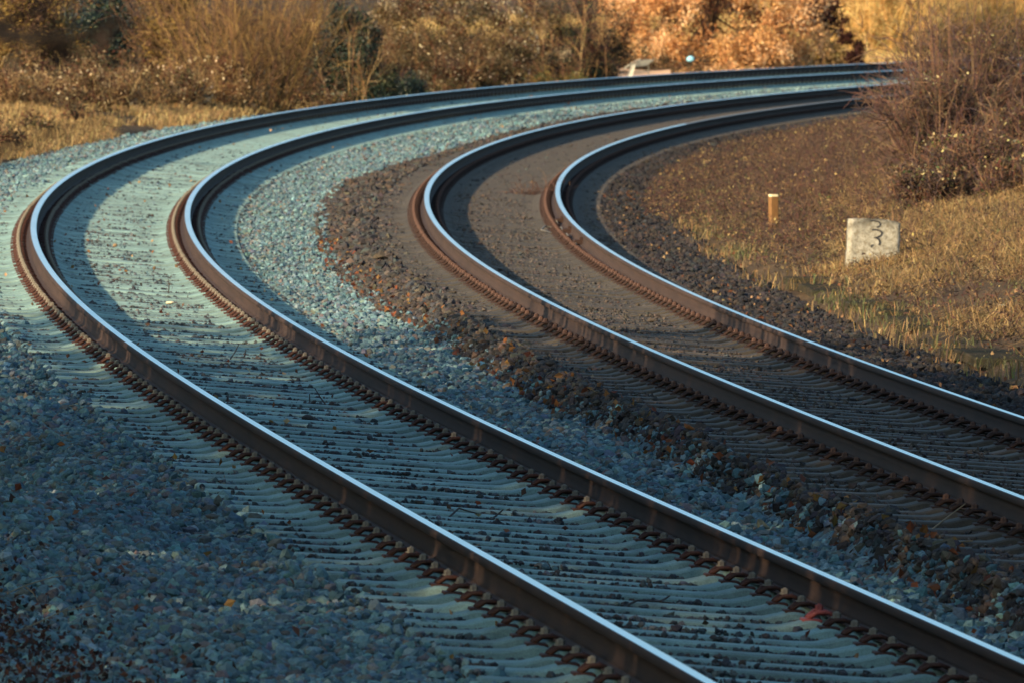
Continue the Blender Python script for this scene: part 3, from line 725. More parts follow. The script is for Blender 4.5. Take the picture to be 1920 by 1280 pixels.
# ---- golden bare shrubs far behind on the right
for px, dist, wd, lab in ((1660, behind(1660, 5.0), 1.4, 'sunlit golden bare shrub right of the beech, beyond the bend'), (1770, behind(1770, 5.5), 1.7, 'sunlit golden bare shrub behind the tall stems of the near right shrub'), (1885, behind(1885, 5.0), 1.7, 'sunlit golden bare shrub at the top right corner'), (1560, behind(1560, 7.5), 2.2, 'sunlit pale golden shrub showing behind the dark red leaved tree'), (1980, behind(1980, 6.5), 1.8, 'sunlit golden bare shrub half cut by the right edge of the photo')):
    r = plant('golden_shrub', px, dist, lab, 'shrub', 'golden bare shrubs beyond the bend')
    p = Plant(); G2 = [(.66, .42, .16), (.56, .33, .11), (.72, .50, .22), (.42, .24, .08), (.50, .37, .15)]
    st = stems(p, 70, wd * .55, .7, 3.4, .018, .007, G2, 6, .14, .04); b1 = p.branch(st, 500, .1, 1.2, .009, .004, 4, .6, .2, 0, G2); p.branch(b1, 1800, .1, .6, .006, .003, 3, .7, .25, 0, G2)
    p.clumps((0, 0, 1.2), (wd, 1.0, 1.5), 120, 6000, .10, G2 + [(.40, .34, .13)], .3, .3, zmin=0); p.build(r)
# ---- left: thickets above the grass
for px, dist, rx, h, n, pal, lab in (
        (30, 192, 1.0, .62, 7000, REDBR + TAN, 'reddish bramble thicket at the far left above the pale grass'),
        (165, 196, .9, .66, 8000, REDBR + BRAMBLE, 'dark red bramble thicket with pale leaves below the dark hollow'),
        (300, 200, .95, .72, 8000, BRAMBLE + REDBR, 'brown bramble thicket left of the bare golden shrub'),
        (395, 203, .7, .9, 5000, REDBR + GOLD, 'rust coloured bramble at the left foot of the bare golden shrub')):
    r = plant('bramble_thicket', px, dist, lab, 'bramble', 'bramble thickets on the left bank')
    p = Plant(); p.clumps((0, 0, h * .45), (rx, .9, h * .62), 130, n, .05, pal, .14, .45, zmin=0)
    p.leaves(np.array([0, 0, h * .5]) + unit(rng.normal(size=(160, 3))) * np.array([rx, .9, h * .6]), .055, [(.62, .50, .32), (.5, .38, .22)])
    st = stems(p, 60, rx * .8, .5, h * 1.3, .006, .003, REDBR + TAN, 5, .25, -.05); p.branch(st, 400, .2, .4, .0035, .002, 3, .6, .2, 0, TWB + TAN); p.build(r)
for px, dist, rx, h, lab in ((45, 212, 1.0, 1.9, 'yellow leaved bush in the top left corner'), (318, 222, .62, 2.0, 'yellow leaved bush right of the dark hollow'), (120, 236, .9, 2.4, 'yellow brown bush hanging over the dark hollow'), (235, 240, .9, 2.6, 'olive yellow bush behind the dark hollow at the top edge')):
    r = plant('yellow_bush', px, dist, lab, 'bush', 'yellow leaved bushes on the left bank')
    p = Plant(); low = .35 if dist < 225 else 1.0
    p.clumps((0, 0, h * .5 + low * .3), (rx, .8, h * .55), 100, 8500, .07, YELLOW + TWB, .2, .3, zmin=low * .6)
    st = stems(p, 16, .3, .35, h, .016, .006, TWB); p.branch(st, 200, .3, .7, .006, .003, 4, .6, .2, 0, TWB); p.build(r)
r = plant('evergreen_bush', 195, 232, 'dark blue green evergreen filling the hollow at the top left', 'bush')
p = Plant(); p.clumps((.1, -.3, .75), (.95, .7, 1.0), 110, 17000, .07, DARKG + [(.010, .022, .030), (.008, .016, .024)], .22, .1, zmin=0)  # near-black leaf colours stand in for the shade of the hollow
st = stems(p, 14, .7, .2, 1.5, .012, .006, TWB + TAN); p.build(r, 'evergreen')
r = plant('evergreen_bush', 335, 236, 'narrow dark evergreen behind the yellow bush at the top left', 'bush')
p = Plant(); p.clumps((-.1, 0, 1.0), (.5, .5, 1.3), 70, 9000, .07, DARKG, .2, .1, zmin=0); stems(p, 8, .3, .2, 1.8, .014, .006, TWB); p.build(r, 'evergreen')
# ---- leafy undergrowth along the far ballast edge
p = Plant()
for px in range(560, 1640, 24):
    D_ = behind(px, 2.75 + .5 * rng.random()); X, Y, z = place(px, D_)
    if 1160 < px < 1250: continue
    pal = BRAMBLE + [(.06, .065, .02)] if px < 1140 else BEECH + TAN
    p.clumps((X, Y, z + .06), (.3, .3, .13 + .14 * rng.random()), 8, 420, .055, pal, .10, .2, zmin=z - .02)
DKB = [(.04, .03, .018), (.06, .042, .024), (.03, .032, .018), (.09, .055, .03)]
for k in range(620):
    s_, u_ = rng.uniform(112, 238), -rng.uniform(2.9, 17); X, Y = pos(np.array([s_]), np.array([u_])); X, Y = float(X[0]), float(Y[0])
    if abs(X) > .0455 * Y + 5 or (s_ < 158 and u_ > -7.5 and rng.random() < .72): continue
    big = rng.random(); z = float(zt(s_, u_)); sz = .16 + .34 * big * (s_ > 150) + .1 * big
    p.clumps((X, Y, z + sz * .5), (sz * 1.4, sz * 1.2, sz), 12, 420 + int(500 * big), .055, (DKB + BRAMBLE) if rng.random() < .6 else REDBR + DKB, .09 + .06 * big, .2, zmin=z - .02)
V, F, Cc = join(p.lf); obj('undergrowth', mesh_data('undergrowth', V, [F], M['leaf'], Cc), kind='stuff', label='leafy undergrowth and litter along the far edge of the ballast', cat='undergrowth')
# ---- brown far thicket closing the view behind the shrubs
p = Plant()
for px in range(-900, 2800, 75):
    X, Y, z = place(px, 372 + rng.uniform(-8, 8)); p.clumps((X, Y, z + 1.2), (1.0, 1.2, 1.9), 40, 2600, .12, GOLD + TWB + BRAMBLE, .35, .2, zmin=z)
V, F, Cc = join(p.lf); obj('distant_thicket', mesh_data('distant_thicket', V, [F], M['leaf'], Cc), kind='stuff', label='brown thicket far behind the shrubs', cat='thicket')

# ---- big reddish shrub on the right bank
def big_shrub(px, dist, rx, h, ns, nt, lab, extra, tall):
    r = plant('twiggy_shrub', px, dist, lab, 'shrub', 'reddish twiggy shrubs on the right bank')
    p = Plant(); st = stems(p, ns, rx * .72, .34, h, .010, .004, TWR, 6, .13, .05)
    b1 = p.branch(st, nt, .05, h * .42, .0055, .0025, 4, .65, .2, .0, TWR + TWR + TWB); p.branch(b1, nt * 4, .1, h * .2, .0035, .0018, 3, .75, .25, 0, TWR + TWR + [(.070, .048, .052)] * 2)
    if tall: p.grow(disc(tall, rx * .6), np.stack([rng.normal(0, .06, tall), rng.normal(0, .06, tall), np.ones(tall)], 1), rng.uniform(1.5, 3.0, tall), .006, .0025, 7, .03, .05, pick(TWR + TWB, tall))
    p.leaves(disc(extra, rx * .95) + np.array([0, 0, 1]) * (h * rng.random((extra, 1)) ** 1.2), .045, REDBR + BRAMBLE + [(.10, .12, .03), (.06, .09, .03)])
    p.clumps((0, 0, h * .42), (rx * .95, rx * .9, h * .5), 60, extra * 4, .034, [(.05, .034, .028), (.07, .044, .033), (.036, .027, .027), (.09, .055, .035), (.06, .034, .03)], .13, .2, zmin=0)
    p.leaves(disc(70, rx * .95) + np.array([0, 0, 1]) * (h * rng.random((70, 1))), .05, [(.6, .5, .25), (.5, .42, .18)]); p.build(r)
    return r
big_shrub(1832, 137, .64, 1.75, 150, 1100, 'large reddish purple bare shrub on the right bank, hiding the tracks', 1500, 16)
big_shrub(1762, 133, .42, 1.35, 100, 700, 'reddish shrub with tall pale stems, left half of the right bank thicket', 1300, 12)
big_shrub(1945, 131, .6, .85, 100, 700, 'dark twiggy shrub at the right edge of the photo', 1400, 5)
big_shrub(1692, 141, .20, .95, 26, 110, 'small shrub with green leaves at the left end of the right bank thicket', 900, 2)
big_shrub(1830, 124, .75, .75, 120, 700, 'low dry bush in the grass in front of the large reddish shrub', 1600, 0)

big_shrub(1745, 123, .5, .5, 80, 500, 'low reddish brambles between the boundary stone and the large shrub', 1300, 0)
big_shrub(1915, 121, .5, .5, 80, 500, 'low dry brambles in the grass near the right edge', 1300, 0)
# ---- grasses
def grass(name, s0, s1, ulo, uhi, dens, hlo, hhi, pal, cond, label, width=.006, lsd=.5):
    n = min(int((s1 - s0) * (uhi - ulo) * dens), 900000)
    s = rng.uniform(s0, s1, n); u = rng.uniform(ulo, uhi, n); X, Y = pos(s, u)
    k = view_mask(X, Y, 4.0); s, u, X, Y = s[k], u[k], X[k], Y[k]
    tuft = fbm(X * 1.6, Y * 1.6, 55, 3); k = cond(s, u, tuft); s, u, X, Y, tuft = s[k], u[k], X[k], Y[k], tuft[k]
    n = len(s); Z = zt(s, u) - .02
    h = rng.uniform(hlo, hhi, n) * (.55 + .9 * tuft)
    lean = rng.normal(0, lsd, (n, 2)) + np.array([.10, .05]); side = unit(np.stack([rng.normal(size=n), rng.normal(size=n) * .5, 0 * s], 1))
    B = np.stack([X, Y, Z], 1); up = np.array([0, 0, 1.])
    mid = B + h[:, None] * .55 * (up + .5 * np.c_[lean, 0 * h]); tip = B + h[:, None] * (up * np.clip(1.0 - .35 * np.abs(lean).sum(1), .25, 1)[:, None] + 1.2 * np.c_[lean, -.15 * np.abs(lean).sum(1)])
    wd = (width * rng.uniform(.6, 1.4, n))[:, None]
    V = np.stack([B - side * wd, B + side * wd, mid + side * wd * .7, mid - side * wd * .7, tip], 1).reshape(-1, 3)
    o = (np.arange(n) * 5)[:, None]
    pp = fbm(X * .7, Y * .7, 66, 2)[:, None]
    c = pick(pal, n, .2) * (.75 + .5 * pp)
    print(name, n)
    return obj(name, mesh_data(name, V, [np.array([[0, 1, 2, 3]]) + o, np.array([[3, 2, 4]]) + o], M['blade'], np.repeat(c, 5, 0)), kind='stuff', label=label, cat='grass')
MATTED_L = [(.20, .125, .055), (.12, .075, .038)]
STRAW = [(.34, .215, .085), (.25, .15, .06), (.40, .275, .12), (.18, .11, .045), (.30, .175, .075), (.16, .13, .055)]
grass('dry_grass', 68, 172, -16, -2.2, 260, .10, .34, [(r_ * .95, g_ * .92, b_ * .88) for r_, g_, b_ in STRAW + MATTED_L] + [(.50, .36, .15), (.44, .32, .13)], lambda s, u, t: (u < left_edge(s) - .05 + .5 * (t - .5)) & (rng.random(len(s)) < (1.3 - .6 * (s > 165)) * sstep(.36, .56, fbm(s * .14, u * 1.1, 31, 3))), 'pale dry grass on the left bank beside the ballast', .007, .75)
grass('golden_grass', 238, 338, -16, -3.4, 90, .2, .6, [(.55, .36, .13), (.46, .29, .10), (.62, .42, .17), (.40, .33, .13)], lambda s, u, t: (u < -3.5 + (t - .5)) & (t > .25), 'tall golden grass beyond the bend on the far left bank', .014)
vv = lambda s, u: u - ip(s, DB) - .75
big_ = lambda s, u: fbm(s * .16 + 3, u * .8, 123, 2)
rg = lambda s, u, t: (vv(s, u) > 2.35 + .75 * sstep(66, 84, s) - 1.0 * (t - .5)) & (rng.random(len(s)) < (1 - .9 * sstep(80, 100, s - 1.2 * (vv(s, u) - 3))) * sstep(.36, .54, big_(s, u) + .06 * (vv(s, u) - 2.6)))
MATTED = [(.22, .14, .06), (.15, .095, .045), (.30, .205, .09), (.10, .065, .036), (.075, .05, .032), (.18, .14, .075)]
grass('matted_grass', 28, 125, 4.5, 13, 420, .07, .20, MATTED, lambda s, u, t: rg(s, u, t) & (t > .22), 'matted brown straw lying on the right bank around the boundary stone', .005, 1.15)
grass('dry_grass', 28, 125, 4.5, 13, 340, .12, .34, STRAW, lambda s, u, t: rg(s, u, t) & (rng.random(len(s)) < 2.2 * (t - .47) + .5 * sstep(3.0, 4.0, vv(s, u))), 'upright tufts of straw coloured grass on the right bank', .0032, 1.0)
grass('dry_grass', 64, 72, 6.0, 9.5, 900, .08, .22, STRAW, lambda s, u, t: ((s - 69.6) / 2.2) ** 2 + ((vv(s, u) - 2.85) / .75) ** 2 < .4 + 1.2 * t, 'ring of dry grass growing up against the boundary stone', .0034, .6)
grass('grass_tufts', 30, 95, 4.5, 8, 260, .06, .20, MATTED + STRAW + [(.10, .12, .045)], lambda s, u, t: (vv(s, u) > 1.3) & (vv(s, u) < 2.2) & (t > .58) & (rng.random(len(s)) < .5), 'small tufts of dry grass between the ballast and the cable duct lids', .0045)
grass('green_grass', 28, 125, 4.5, 12, 90, .06, .16, [(.08, .085, .03), (.12, .11, .045), (.06, .065, .03)], lambda s, u, t: (vv(s, u) > 1.6) & (fbm(u * 1.1, s * .35, 91, 2) > .6), 'green blades of grass among the straw on the right bank', .005)
grass('dry_grass_stems', -2, 12, -6, -2.6, 30, .06, .2, STRAW + TWB, lambda s, u, t: (u < -2.5 - .08 * (s + 4)) & (t > .5), 'thin dry stems in the bottom left corner', .004)

# ---- low scrub inside the bend
n = 200000
s = rng.uniform(44, 190, n); u = ip(s, DB) + .75 + rng.uniform(.7, 10.5, n); X, Y = pos(s, u); v = vv(s, u)
t = fbm(X * .9, Y * .9, 44, 3); k = view_mask(X, Y, 4.0) & (s > 44) & (t > .33) & (v > 1.55 - .6 * sstep(84, 100, s) + .5 * (t - .3)) & (v < 10.5) & (rng.random(n) < np.where(v > 1.9, .34 + .66 * sstep(66, 90, s - 1.6 * (v - 3)), sstep(66, 84, s))); s, u, X, Y, t = s[k], u[k], X[k], Y[k], t[k]
n = len(s); print('scrub', n)
p = Plant(); P0 = np.stack([X, Y, zt(s, u) + rng.uniform(-.02, .12, n)], 1); D = rng.normal(size=(n, 3)) * np.array([1, 1, .8]) + np.array([0, 0, .45])
SCR = [(r_ * 0.68, g_ * 0.68, b_ * 0.68) for r_, g_, b_ in [(.060, .040, .034), (.085, .048, .038), (.12, .07, .042), (.05, .036, .036), (.17, .11, .06), (.10, .042, .036)]]
hs_ = .35 + .65 * sstep(1.6, 3.2, vv(s, u))
q = p.grow(P0, D, rng.uniform(.10, .36, n) * (.3 + 1.3 * (t - .25)) * hs_, .0045, .002, 3, .25, -.02, pick(SCR, n))
kk_ = rng.random(n) < .7
p.leaves(q[kk_, 2] + rng.normal(0, .04, (kk_.sum(), 3)), .036, SCR + SCR + [(.30, .20, .08), (.10, .10, .035), (.42, .30, .12), (.22, .12, .05)]); o_ = p.build(None, tw='scrub_twigs', lf='scrub_leaves')
tag(o_[0], 'low brown tangled scrub covering the ground inside the bend', 'scrub', None, 'stuff'); tag(o_[1], 'small dry leaves of the low scrub inside the bend', 'scrub', None, 'stuff')

# ---- fallen leaves and chips
p = Plant()
def litter(s0, s1, u0, u1, n, pal, size):
    s = rng.uniform(s0, s1, n); u = (u0(s) + (u1(s) - u0(s)) * rng.random(n)) if callable(u0) else rng.uniform(u0, u1, n); X, Y = pos(s, u)
    z = np.maximum(zt(s, u), np.where(np.abs(u) < 1.3, -CA * u - .192, -9)) + .028
    p.leaves(np.stack([X, Y, z + rng.uniform(0, .02, n)], 1), size, pal, .7)
RUST = [(.16, .05, .02), (.20, .08, .025), (.12, .035, .018), (.24, .13, .04), (.15, .06, .03)]
litter(0, 75, lambda s: ube(s) - .12, lambda s: ube(s) + .2, 420, RUST, .055)
litter(-2, 30, -5.5, -1.3, 170, RUST + TWB, .045); litter(-2, 90, -1.3, 1.3, 240, RUST + TWB + TAN, .04)
litter(-1, 12, lambda s: -2.5 - .04 * s - np.abs(rng.normal(0, .4, len(s))), lambda s: -2.5 - .04 * s - np.abs(rng.normal(0, .4, len(s))), 3200, [(.045, .02, .016), (.07, .024, .016), (.035, .02, .018), (.09, .035, .02), (.025, .018, .016)], .03)
litter(20, 110, lambda s: ip(s, DB) + 1.3, lambda s: ip(s, DB) + 4.5, 1500, [(.12, .045, .022), (.16, .07, .03), (.09, .045, .025), (.22, .13, .06), (.30, .2, .1)], .04); litter(90, 200, -1.3, 2.4, 260, RUST + TAN, .045)
V, F, Cc = join(p.lf); obj('fallen_leaves', mesh_data('fallen_leaves', V, [F], M['leaf'], Cc), kind='stuff', label='fallen rust brown leaves scattered over the ballast', cat='leaves')

# ------------------------------------------------------------------ small things beside the tracks
m, nt, b = new_mat('mossy_concrete'); M['moss'] = m
n1 = noise(nt, 5, 5, .7); c = ramp(nt, n1.outputs['Fac'], [(.32, (.024, .026, .016)), (.5, (.036, .031, .022)), (.68, (.05, .04, .03))]); nt.links.new(c, b.inputs['Base Color']); b.inputs['Roughness'].default_value = 1; b.inputs['Specular IOR Level'].default_value = .03
bump(nt, b, noise(nt, 40, 4, .7).outputs['Fac'], .6, .01)
lid = MB(); lid.box((0, 0, 0), (.2, .48, .035), bev=.012); lid_me = lid.data('duct_lid', M['moss'])
for a, bb in ((37, 41), (45, 48), (52.5, 60.5), (64, 68), (89, 92)):
    sx = a
    while sx < bb:
        v0 = np.interp(sx, [36, 46, 56, 69, 93], [1.75, 1.82, 2.03, 1.85, 2.12]); uu_ = float(ip(sx, DB)) + .75 + v0; X, Y = pos(np.array([sx]), np.array([uu_]))
        o = obj('cable_duct_lid', lid_me, label='mossy concrete lid of the cable duct running beside the right track', cat='duct lid', group='cable duct lids beside the right track')
        o.location = (float(X[0]), float(Y[0]), float(zt(sx, uu_)) - .012 + rng.normal(0, .012)); o.rotation_euler = (rng.normal(0, .02), rng.normal(0, .03), -float(ip(sx, hh)) + rng.normal(0, .02)); sx += 1.0

# boundary stone with its worn number
m, nt, b = new_mat('weathered_stone'); M['wstone'] = m
n1 = noise(nt, 14, 6, .75); n2 = noise(nt, 32, 5, .8); n3 = noise(nt, 5, 5, .7)
c = ramp(nt, n1.outputs['Fac'], [(.32, (.07, .062, .048)), (.46, (.25, .235, .19)), (.70, (.44, .42, .36))])
c = mix(nt, c, (.17, .14, .09), ramp(nt, n2.outputs['Fac'], [(.50, (0, 0, 0)), (.60, (.8, .8, .8))]))
tc = N(nt, 'ShaderNodeTexCoord'); sp = N(nt, 'ShaderNodeSeparateXYZ'); nt.links.new(tc.outputs['Object'], sp.inputs[0])
mr = N(nt, 'ShaderNodeMapRange'); mr.inputs[1].default_value = .34; mr.inputs[2].default_value = .46; nt.links.new(sp.outputs['Z'], mr.inputs[0])
mu = N(nt, 'ShaderNodeMath', operation='MULTIPLY'); nt.links.new(mr.outputs[0], mu.inputs[0]); nt.links.new(ramp(nt, n3.outputs['Fac'], [(.42, (0, 0, 0)), (.56, (1, 1, 1))]), mu.inputs[1])
c = mix(nt, c, (.045, .04, .03), mu.outputs[0]); nt.links.new(c, b.inputs['Base Color']); b.inputs['Roughness'].default_value = .9; bump(nt, b, n1.outputs['Fac'], .7, .012)
m, nt, b = new_mat('worn_black_paint'); M['paint'] = m; b.inputs['Base Color'].default_value = (.022, .022, .026, 1); b.inputs['Roughness'].default_value = .8
X, Y, z = hit(1637, 503); k_ = FPX / Y; print('stone at', X, Y, z, k_)
root = empty('boundary_stone', (X, Y, z), .10, 'whitish square boundary stone with a worn black number, standing in dry grass', 'stone')
mb = MB(); hw_, hh_ = 48.5 / k_, 92 / k_; nx_, nz_ = 13, 13
gx, gz = np.meshgrid(np.linspace(-1, 1, nx_), np.linspace(-.25, 1, nz_))
def face(y):
    wv = hw_ * (1 + .03 * (gz < .3)); top_ = hh_ - .010 * (gx > .55) * (gz > .9) - .012 * np.abs(gx) ** 6 - .02 * (gx + 1) * .6
    xx = gx * wv - .03 * (gz - .5) * -1 * .5 + rng.normal(0, .002, gx.shape); zz = gz * top_ + rng.normal(0, .002, gx.shape)
    return np.stack([xx.ravel(), (y + rng.normal(0, .0015, gx.shape)).ravel(), zz.ravel()], 1)
F0, F1 = face(-.075), face(.075); ii = np.arange(nx_ * nz_).reshape(nz_, nx_)
qf = np.stack([ii[:-1, :-1], ii[:-1, 1:], ii[1:, 1:], ii[1:, :-1]], -1).reshape(-1, 4); nn = nx_ * nz_
rim = np.concatenate([ii[0], ii[1:, -1], ii[-1, -2::-1], ii[-2:0:-1, 0]]); r2 = np.roll(rim, -1)
mb.add(np.concatenate([F0, F1]), np.concatenate([qf, qf[:, ::-1] + nn, np.stack([r2, rim, rim + nn, r2 + nn], 1)]))
mb.build('slab', M['wstone'], root, True)
def stroke(mb, pts, wd, y=-.0795):
    pts = np.array(pts, float)
    P = []
    for i in range(len(pts) - 1):
        for q in np.linspace(0, 1, 5)[:-1]: P.append(pts[i] * (1 - q) + pts[i+1] * q)
    P.append(pts[-1]); P = np.array(P); t = np.gradient(P, axis=0); t = t / (np.linalg.norm(t, axis=1)[:, None] + 1e-9); nrm = np.stack([-t[:, 1], t[:, 0]], 1)
    w_ = wd * (.75 + .5 * rng.random(len(P)))[:, None]; a, c_ = P + nrm * w_, P - nrm * w_; n = len(P)
    V = np.concatenate([np.c_[a[:, 0], np.full(n, y), a[:, 1]], np.c_[c_[:, 0], np.full(n, y), c_[:, 1]]]); V2 = V + np.array([0, .008, 0])
    Q = [(i, i+1, n+i+1, n+i) for i in range(n-1)]; Q += [(i+2*n, n+i+2*n, n+i+1+2*n, i+1+2*n) for i in range(n-1)]; Q += [(i+1, i, i+2*n, i+1+2*n) for i in range(n-1)] + [(n+i, n+i+1, n+i+1+2*n, n+i+2*n) for i in range(n-1)]
    mb.add(np.concatenate([V, V2]), Q)
def zp(pts): return [((1570 + a / 9.85 - 1639) / k_, (500 - (390 + bb / 9.85)) / k_) for a, bb in pts]
mb = MB(); stroke(mb, zp([(640, 398), (720, 395), (800, 420), (828, 455), (800, 505), (740, 535), (680, 545)]), .0065); stroke(mb, zp([(720, 540), (775, 580), (790, 625), (765, 680)]), .009); stroke(mb, zp([(665, 675), (628, 690), (632, 720)]), .0075)
mb.build('painted_number', M['paint'], root)
mb = MB(); stroke(mb, zp([(600, 232), (690, 225), (770, 250), (793, 290), (770, 335), (720, 352)]), .0055); mb.build('painted_number', M['paint'], root)

# yellow brown post with a pale cut top
m, nt, b = new_mat('ochre_wood'); M['ochre'] = m
nt.links.new(ramp(nt, noise(nt, 18, 5, .6, 'Object', (6, 6, .7)).outputs['Fac'], [(.3, (.12, .055, .015)), (.7, (.22, .105, .028))]), b.inputs['Base Color']); b.inputs['Roughness'].default_value = .75
m, nt, b = new_mat('pale_cut_wood'); M['cut'] = m
nt.links.new(ramp(nt, noise(nt, 30, 4, .6).outputs['Fac'], [(.3, (.62, .52, .28)), (.7, (.78, .70, .46))]), b.inputs['Base Color']); b.inputs['Roughness'].default_value = .8
X, Y, z = hit(1450, 430); k_ = FPX / Y
root = empty('marker_post', (X, Y, z), .35, 'short ochre brown wooden post with a pale cut top, standing left of the boundary stone', 'post')
hp = 61 / k_; mb = MB(); mb.box((0, 0, hp / 2 - .05), (7.5 / k_, 7.5 / k_, hp / 2 + .045), bev=.006); mb.build('shaft', M['ochre'], root)
mb = MB(); mb.box((0, 0, hp + .006), (7.2 / k_, 7.2 / k_, .012), bev=.005); mb.build('top', M['cut'], root)

# thin dead stake, white scrap, blue scrap
def sticks(name, px, py, polylines, rad, pal, label, cat, lift=.0, group=None):
    X, Y, z = hit(px, py); k_ = FPX / Y; root = (X, Y, z + lift); mb = MB()
    for pl in polylines: mb.tube([((a - px) / k_, d_, (py - bb) / k_) for a, bb, d_ in pl], [rad * (1 - .5 * i / max(len(pl) - 1, 1)) for i in range(len(pl))], 5)
    o = mb.build(name, pal, None, True, label=label, cat=cat, group=group); o.location = root; return o
m, nt, b = new_mat('dark_twig'); M['dtwig'] = m; nt.links.new(ramp(nt, noise(nt, 60, 3, .6).outputs['Fac'], [(.3, (.018, .013, .011)), (.7, (.04, .027, .02))]), b.inputs['Base Color']); b.inputs['Roughness'].default_value = .85
m, nt, b = new_mat('tan_twig'); M['ttwig'] = m; nt.links.new(ramp(nt, noise(nt, 60, 3, .6).outputs['Fac'], [(.3, (.16, .10, .05)), (.7, (.30, .20, .10))]), b.inputs['Base Color']); b.inputs['Roughness'].default_value = .85
m, nt, b = new_mat('black_bark'); M['bark'] = m; b.inputs['Base Color'].default_value = (.008, .006, .005, 1); b.inputs['Roughness'].default_value = .95; b.inputs['Specular IOR Level'].default_value = .1
sticks('dead_plant', 1792, 556, [[(1792, 558, 0), (1788, 530, .02), (1781, 512, .03)], [(1788, 532, .02), (1794, 520, .05)]], .007, M['dtwig'], 'thin dark dead stem sticking up from the grass right of the boundary stone', 'stem')
m, nt, b = new_mat('white_scrap'); M['white'] = m; b.inputs['Base Color'].default_value = (.80, .76, .62, 1); b.inputs['Roughness'].default_value = .6
m, nt, b = new_mat('blue_plastic'); M['blue'] = m; b.inputs['Base Color'].default_value = (.22, .50, .62, 1); b.inputs['Roughness'].default_value = .5
def scrap(name, X, Y, z, hx, hy, hz, mat, label, cat):
    V = ICO_V * np.array([hx, hy, hz]); V = V * (1 + rng.uniform(-.25, .25, (12, 1))); o = obj(name, mesh_data(name, V, [ICO_F], mat, smooth=False), label=label, cat=cat); o.location = (X, Y, z); sb = o.modifiers.new('s', 'SUBSURF'); sb.levels = 1; sb.render_levels = 1; return o
X, Y, z = hit(1879, 590); k_ = FPX / Y; scrap('litter', X, Y, z + .03 + .02, 12 / k_, .04, 4.2 / k_, M['white'], 'white scrap of litter lying on the dry grass near the right edge', 'litter')
DL = behind(1295, 2.6); X, Y, z = place(1295, DL); scrap('litter', X, Y, CAMH + DL * ((640 - 111) / FPX - PITCH), .13, .06, .085, M['blue'], 'pale blue plastic scrap caught in the orange beech leaves', 'litter')
X, Y, z = hit(216, 474); scrap('stone', X, Y, -.165, .034, .03, .024, stone_mat('ochre_stone') if False else M['ttwig'], 'round light brown stone lying on the left track sleepers', 'stone')
X, Y, z = hit(318, 579); scrap('litter', X, Y, z + .035, .05, .04, .016, M['red_paint'] if False else M['cut'], 'pinkish pale scrap lying between the rails of the left track', 'litter')
X, Y, z = hit(576, 800); scrap('stone', X, Y, z + .04, .055, .05, .035, M['dtwig'], 'dark lump of stone lying between the rails of the left track', 'stone')
X, Y, z = hit(1522, 1192); scrap('stone', X, Y, z + .045, .05, .05, .045, M['stone_lump'] if 'stone_lump' in M else M['concrete_old'], 'rounded brown grey stone resting against a sleeper near the bottom right', 'stone')
TW = 'dry twigs lying between the rails of the left track'
for px, py, pls, lab in (
    (440, 680, [[(432, 682, 0), (440, 670, .1), (447, 656, .2)], [(458, 678, 0), (461, 664, .05)]], 'dark forked twig standing between the rails of the left track'),
    (600, 770, [[(614, 776, 0), (600, 758, .1), (589, 742, .2)], [(581, 772, 0), (580, 752, .05)]], 'pair of dark crossed twigs between the rails, nearer than the forked twig'),
    (316, 560, [[(316, 560, 0), (317, 545, .02), (316, 534, .02)]], 'short upright dark stalk between the rails of the left track'),
    (880, 985, [[(842, 985, 0), (860, 970, .1), (880, 978, .2), (900, 985, .3)], [(920, 990, 0), (935, 980, .1), (944, 972, .1)]], 'thin curled twig lying on the sleepers halfway down the left track'),
    (1220, 1148, [[(1168, 1152, 0), (1195, 1142, .1), (1230, 1146, .2), (1262, 1152, .3)], [(1240, 1146, .2), (1258, 1138, .3)]], 'long thin twig lying on the sleepers near the bottom of the photo')):
    sticks('dry_twig', px, py, pls, .006, M['dtwig'], lab, 'twig', .03, TW)
for px, py, pls, lab in (
    (1750, 1010, [[(1722, 1036, 0), (1750, 1012, .2), (1790, 990, .5), (1822, 975, .8)]], 'tan twig lying across the heap of brown stones at the right'),
    (1800, 1035, [[(1770, 1034, 0), (1800, 1032, .2), (1830, 1034, .4)]], 'short pale twig on the brown stones below the longer tan twig'),
    (1150, 700, [[(1142, 706, 0), (1150, 698, .1), (1156, 692, .2)]], 'small yellow straw on the sleeper ends of the right track')):
    sticks('tan_twig', px, py, pls, .006, M['ttwig'], lab, 'twig', .03, 'tan twigs on the brown ballast')
for px, py, pls, lab in (
    (90, 1128, [[(14, 1134, 0), (45, 1124, .2), (90, 1116, .5), (130, 1120, .8)], [(45, 1128, .2), (60, 1136, .1), (72, 1150, 0)]], 'upper of the two bent straw stems in the bottom left corner'),
    (90, 1198, [[(20, 1216, 0), (60, 1204, .2), (105, 1188, .5), (165, 1186, .9)]], 'lower of the two bent straw stems in the bottom left corner')):
    sticks('straw_stem', px, py, pls, .004, M['ttwig'], lab, 'stem', .05, 'bent straw stems in the bottom left corner')

# dead weed clump in the right track
X, Y, z = hit(1010, 372); r = empty('dead_weed', (X, Y, z), 0, 'dark dead weed clump sprawling between the rails of the right track', 'weed')
p = Plant(); nW = 130; B = disc(nW, .26) * np.array([1.1, .8, 1]); D = np.stack([rng.normal(0, .9, nW), rng.normal(0, .9, nW), rng.uniform(.2, 1, nW)], 1)
q = p.grow(B, D, rng.uniform(.12, .36, nW), .004, .002, 4, .3, -.06, pick([(.05, .03, .028), (.08, .045, .04), (.12, .07, .05)], nW)); p.branch(q, 420, .2, .13, .0025, .0015, 3, .7, .3, -.03, [(.05, .03, .028), (.09, .05, .042), (.14, .08, .055)])
p.leaves(q[:, 3], .03, [(.12, .06, .045), (.2, .12, .06)]); p.build(r)

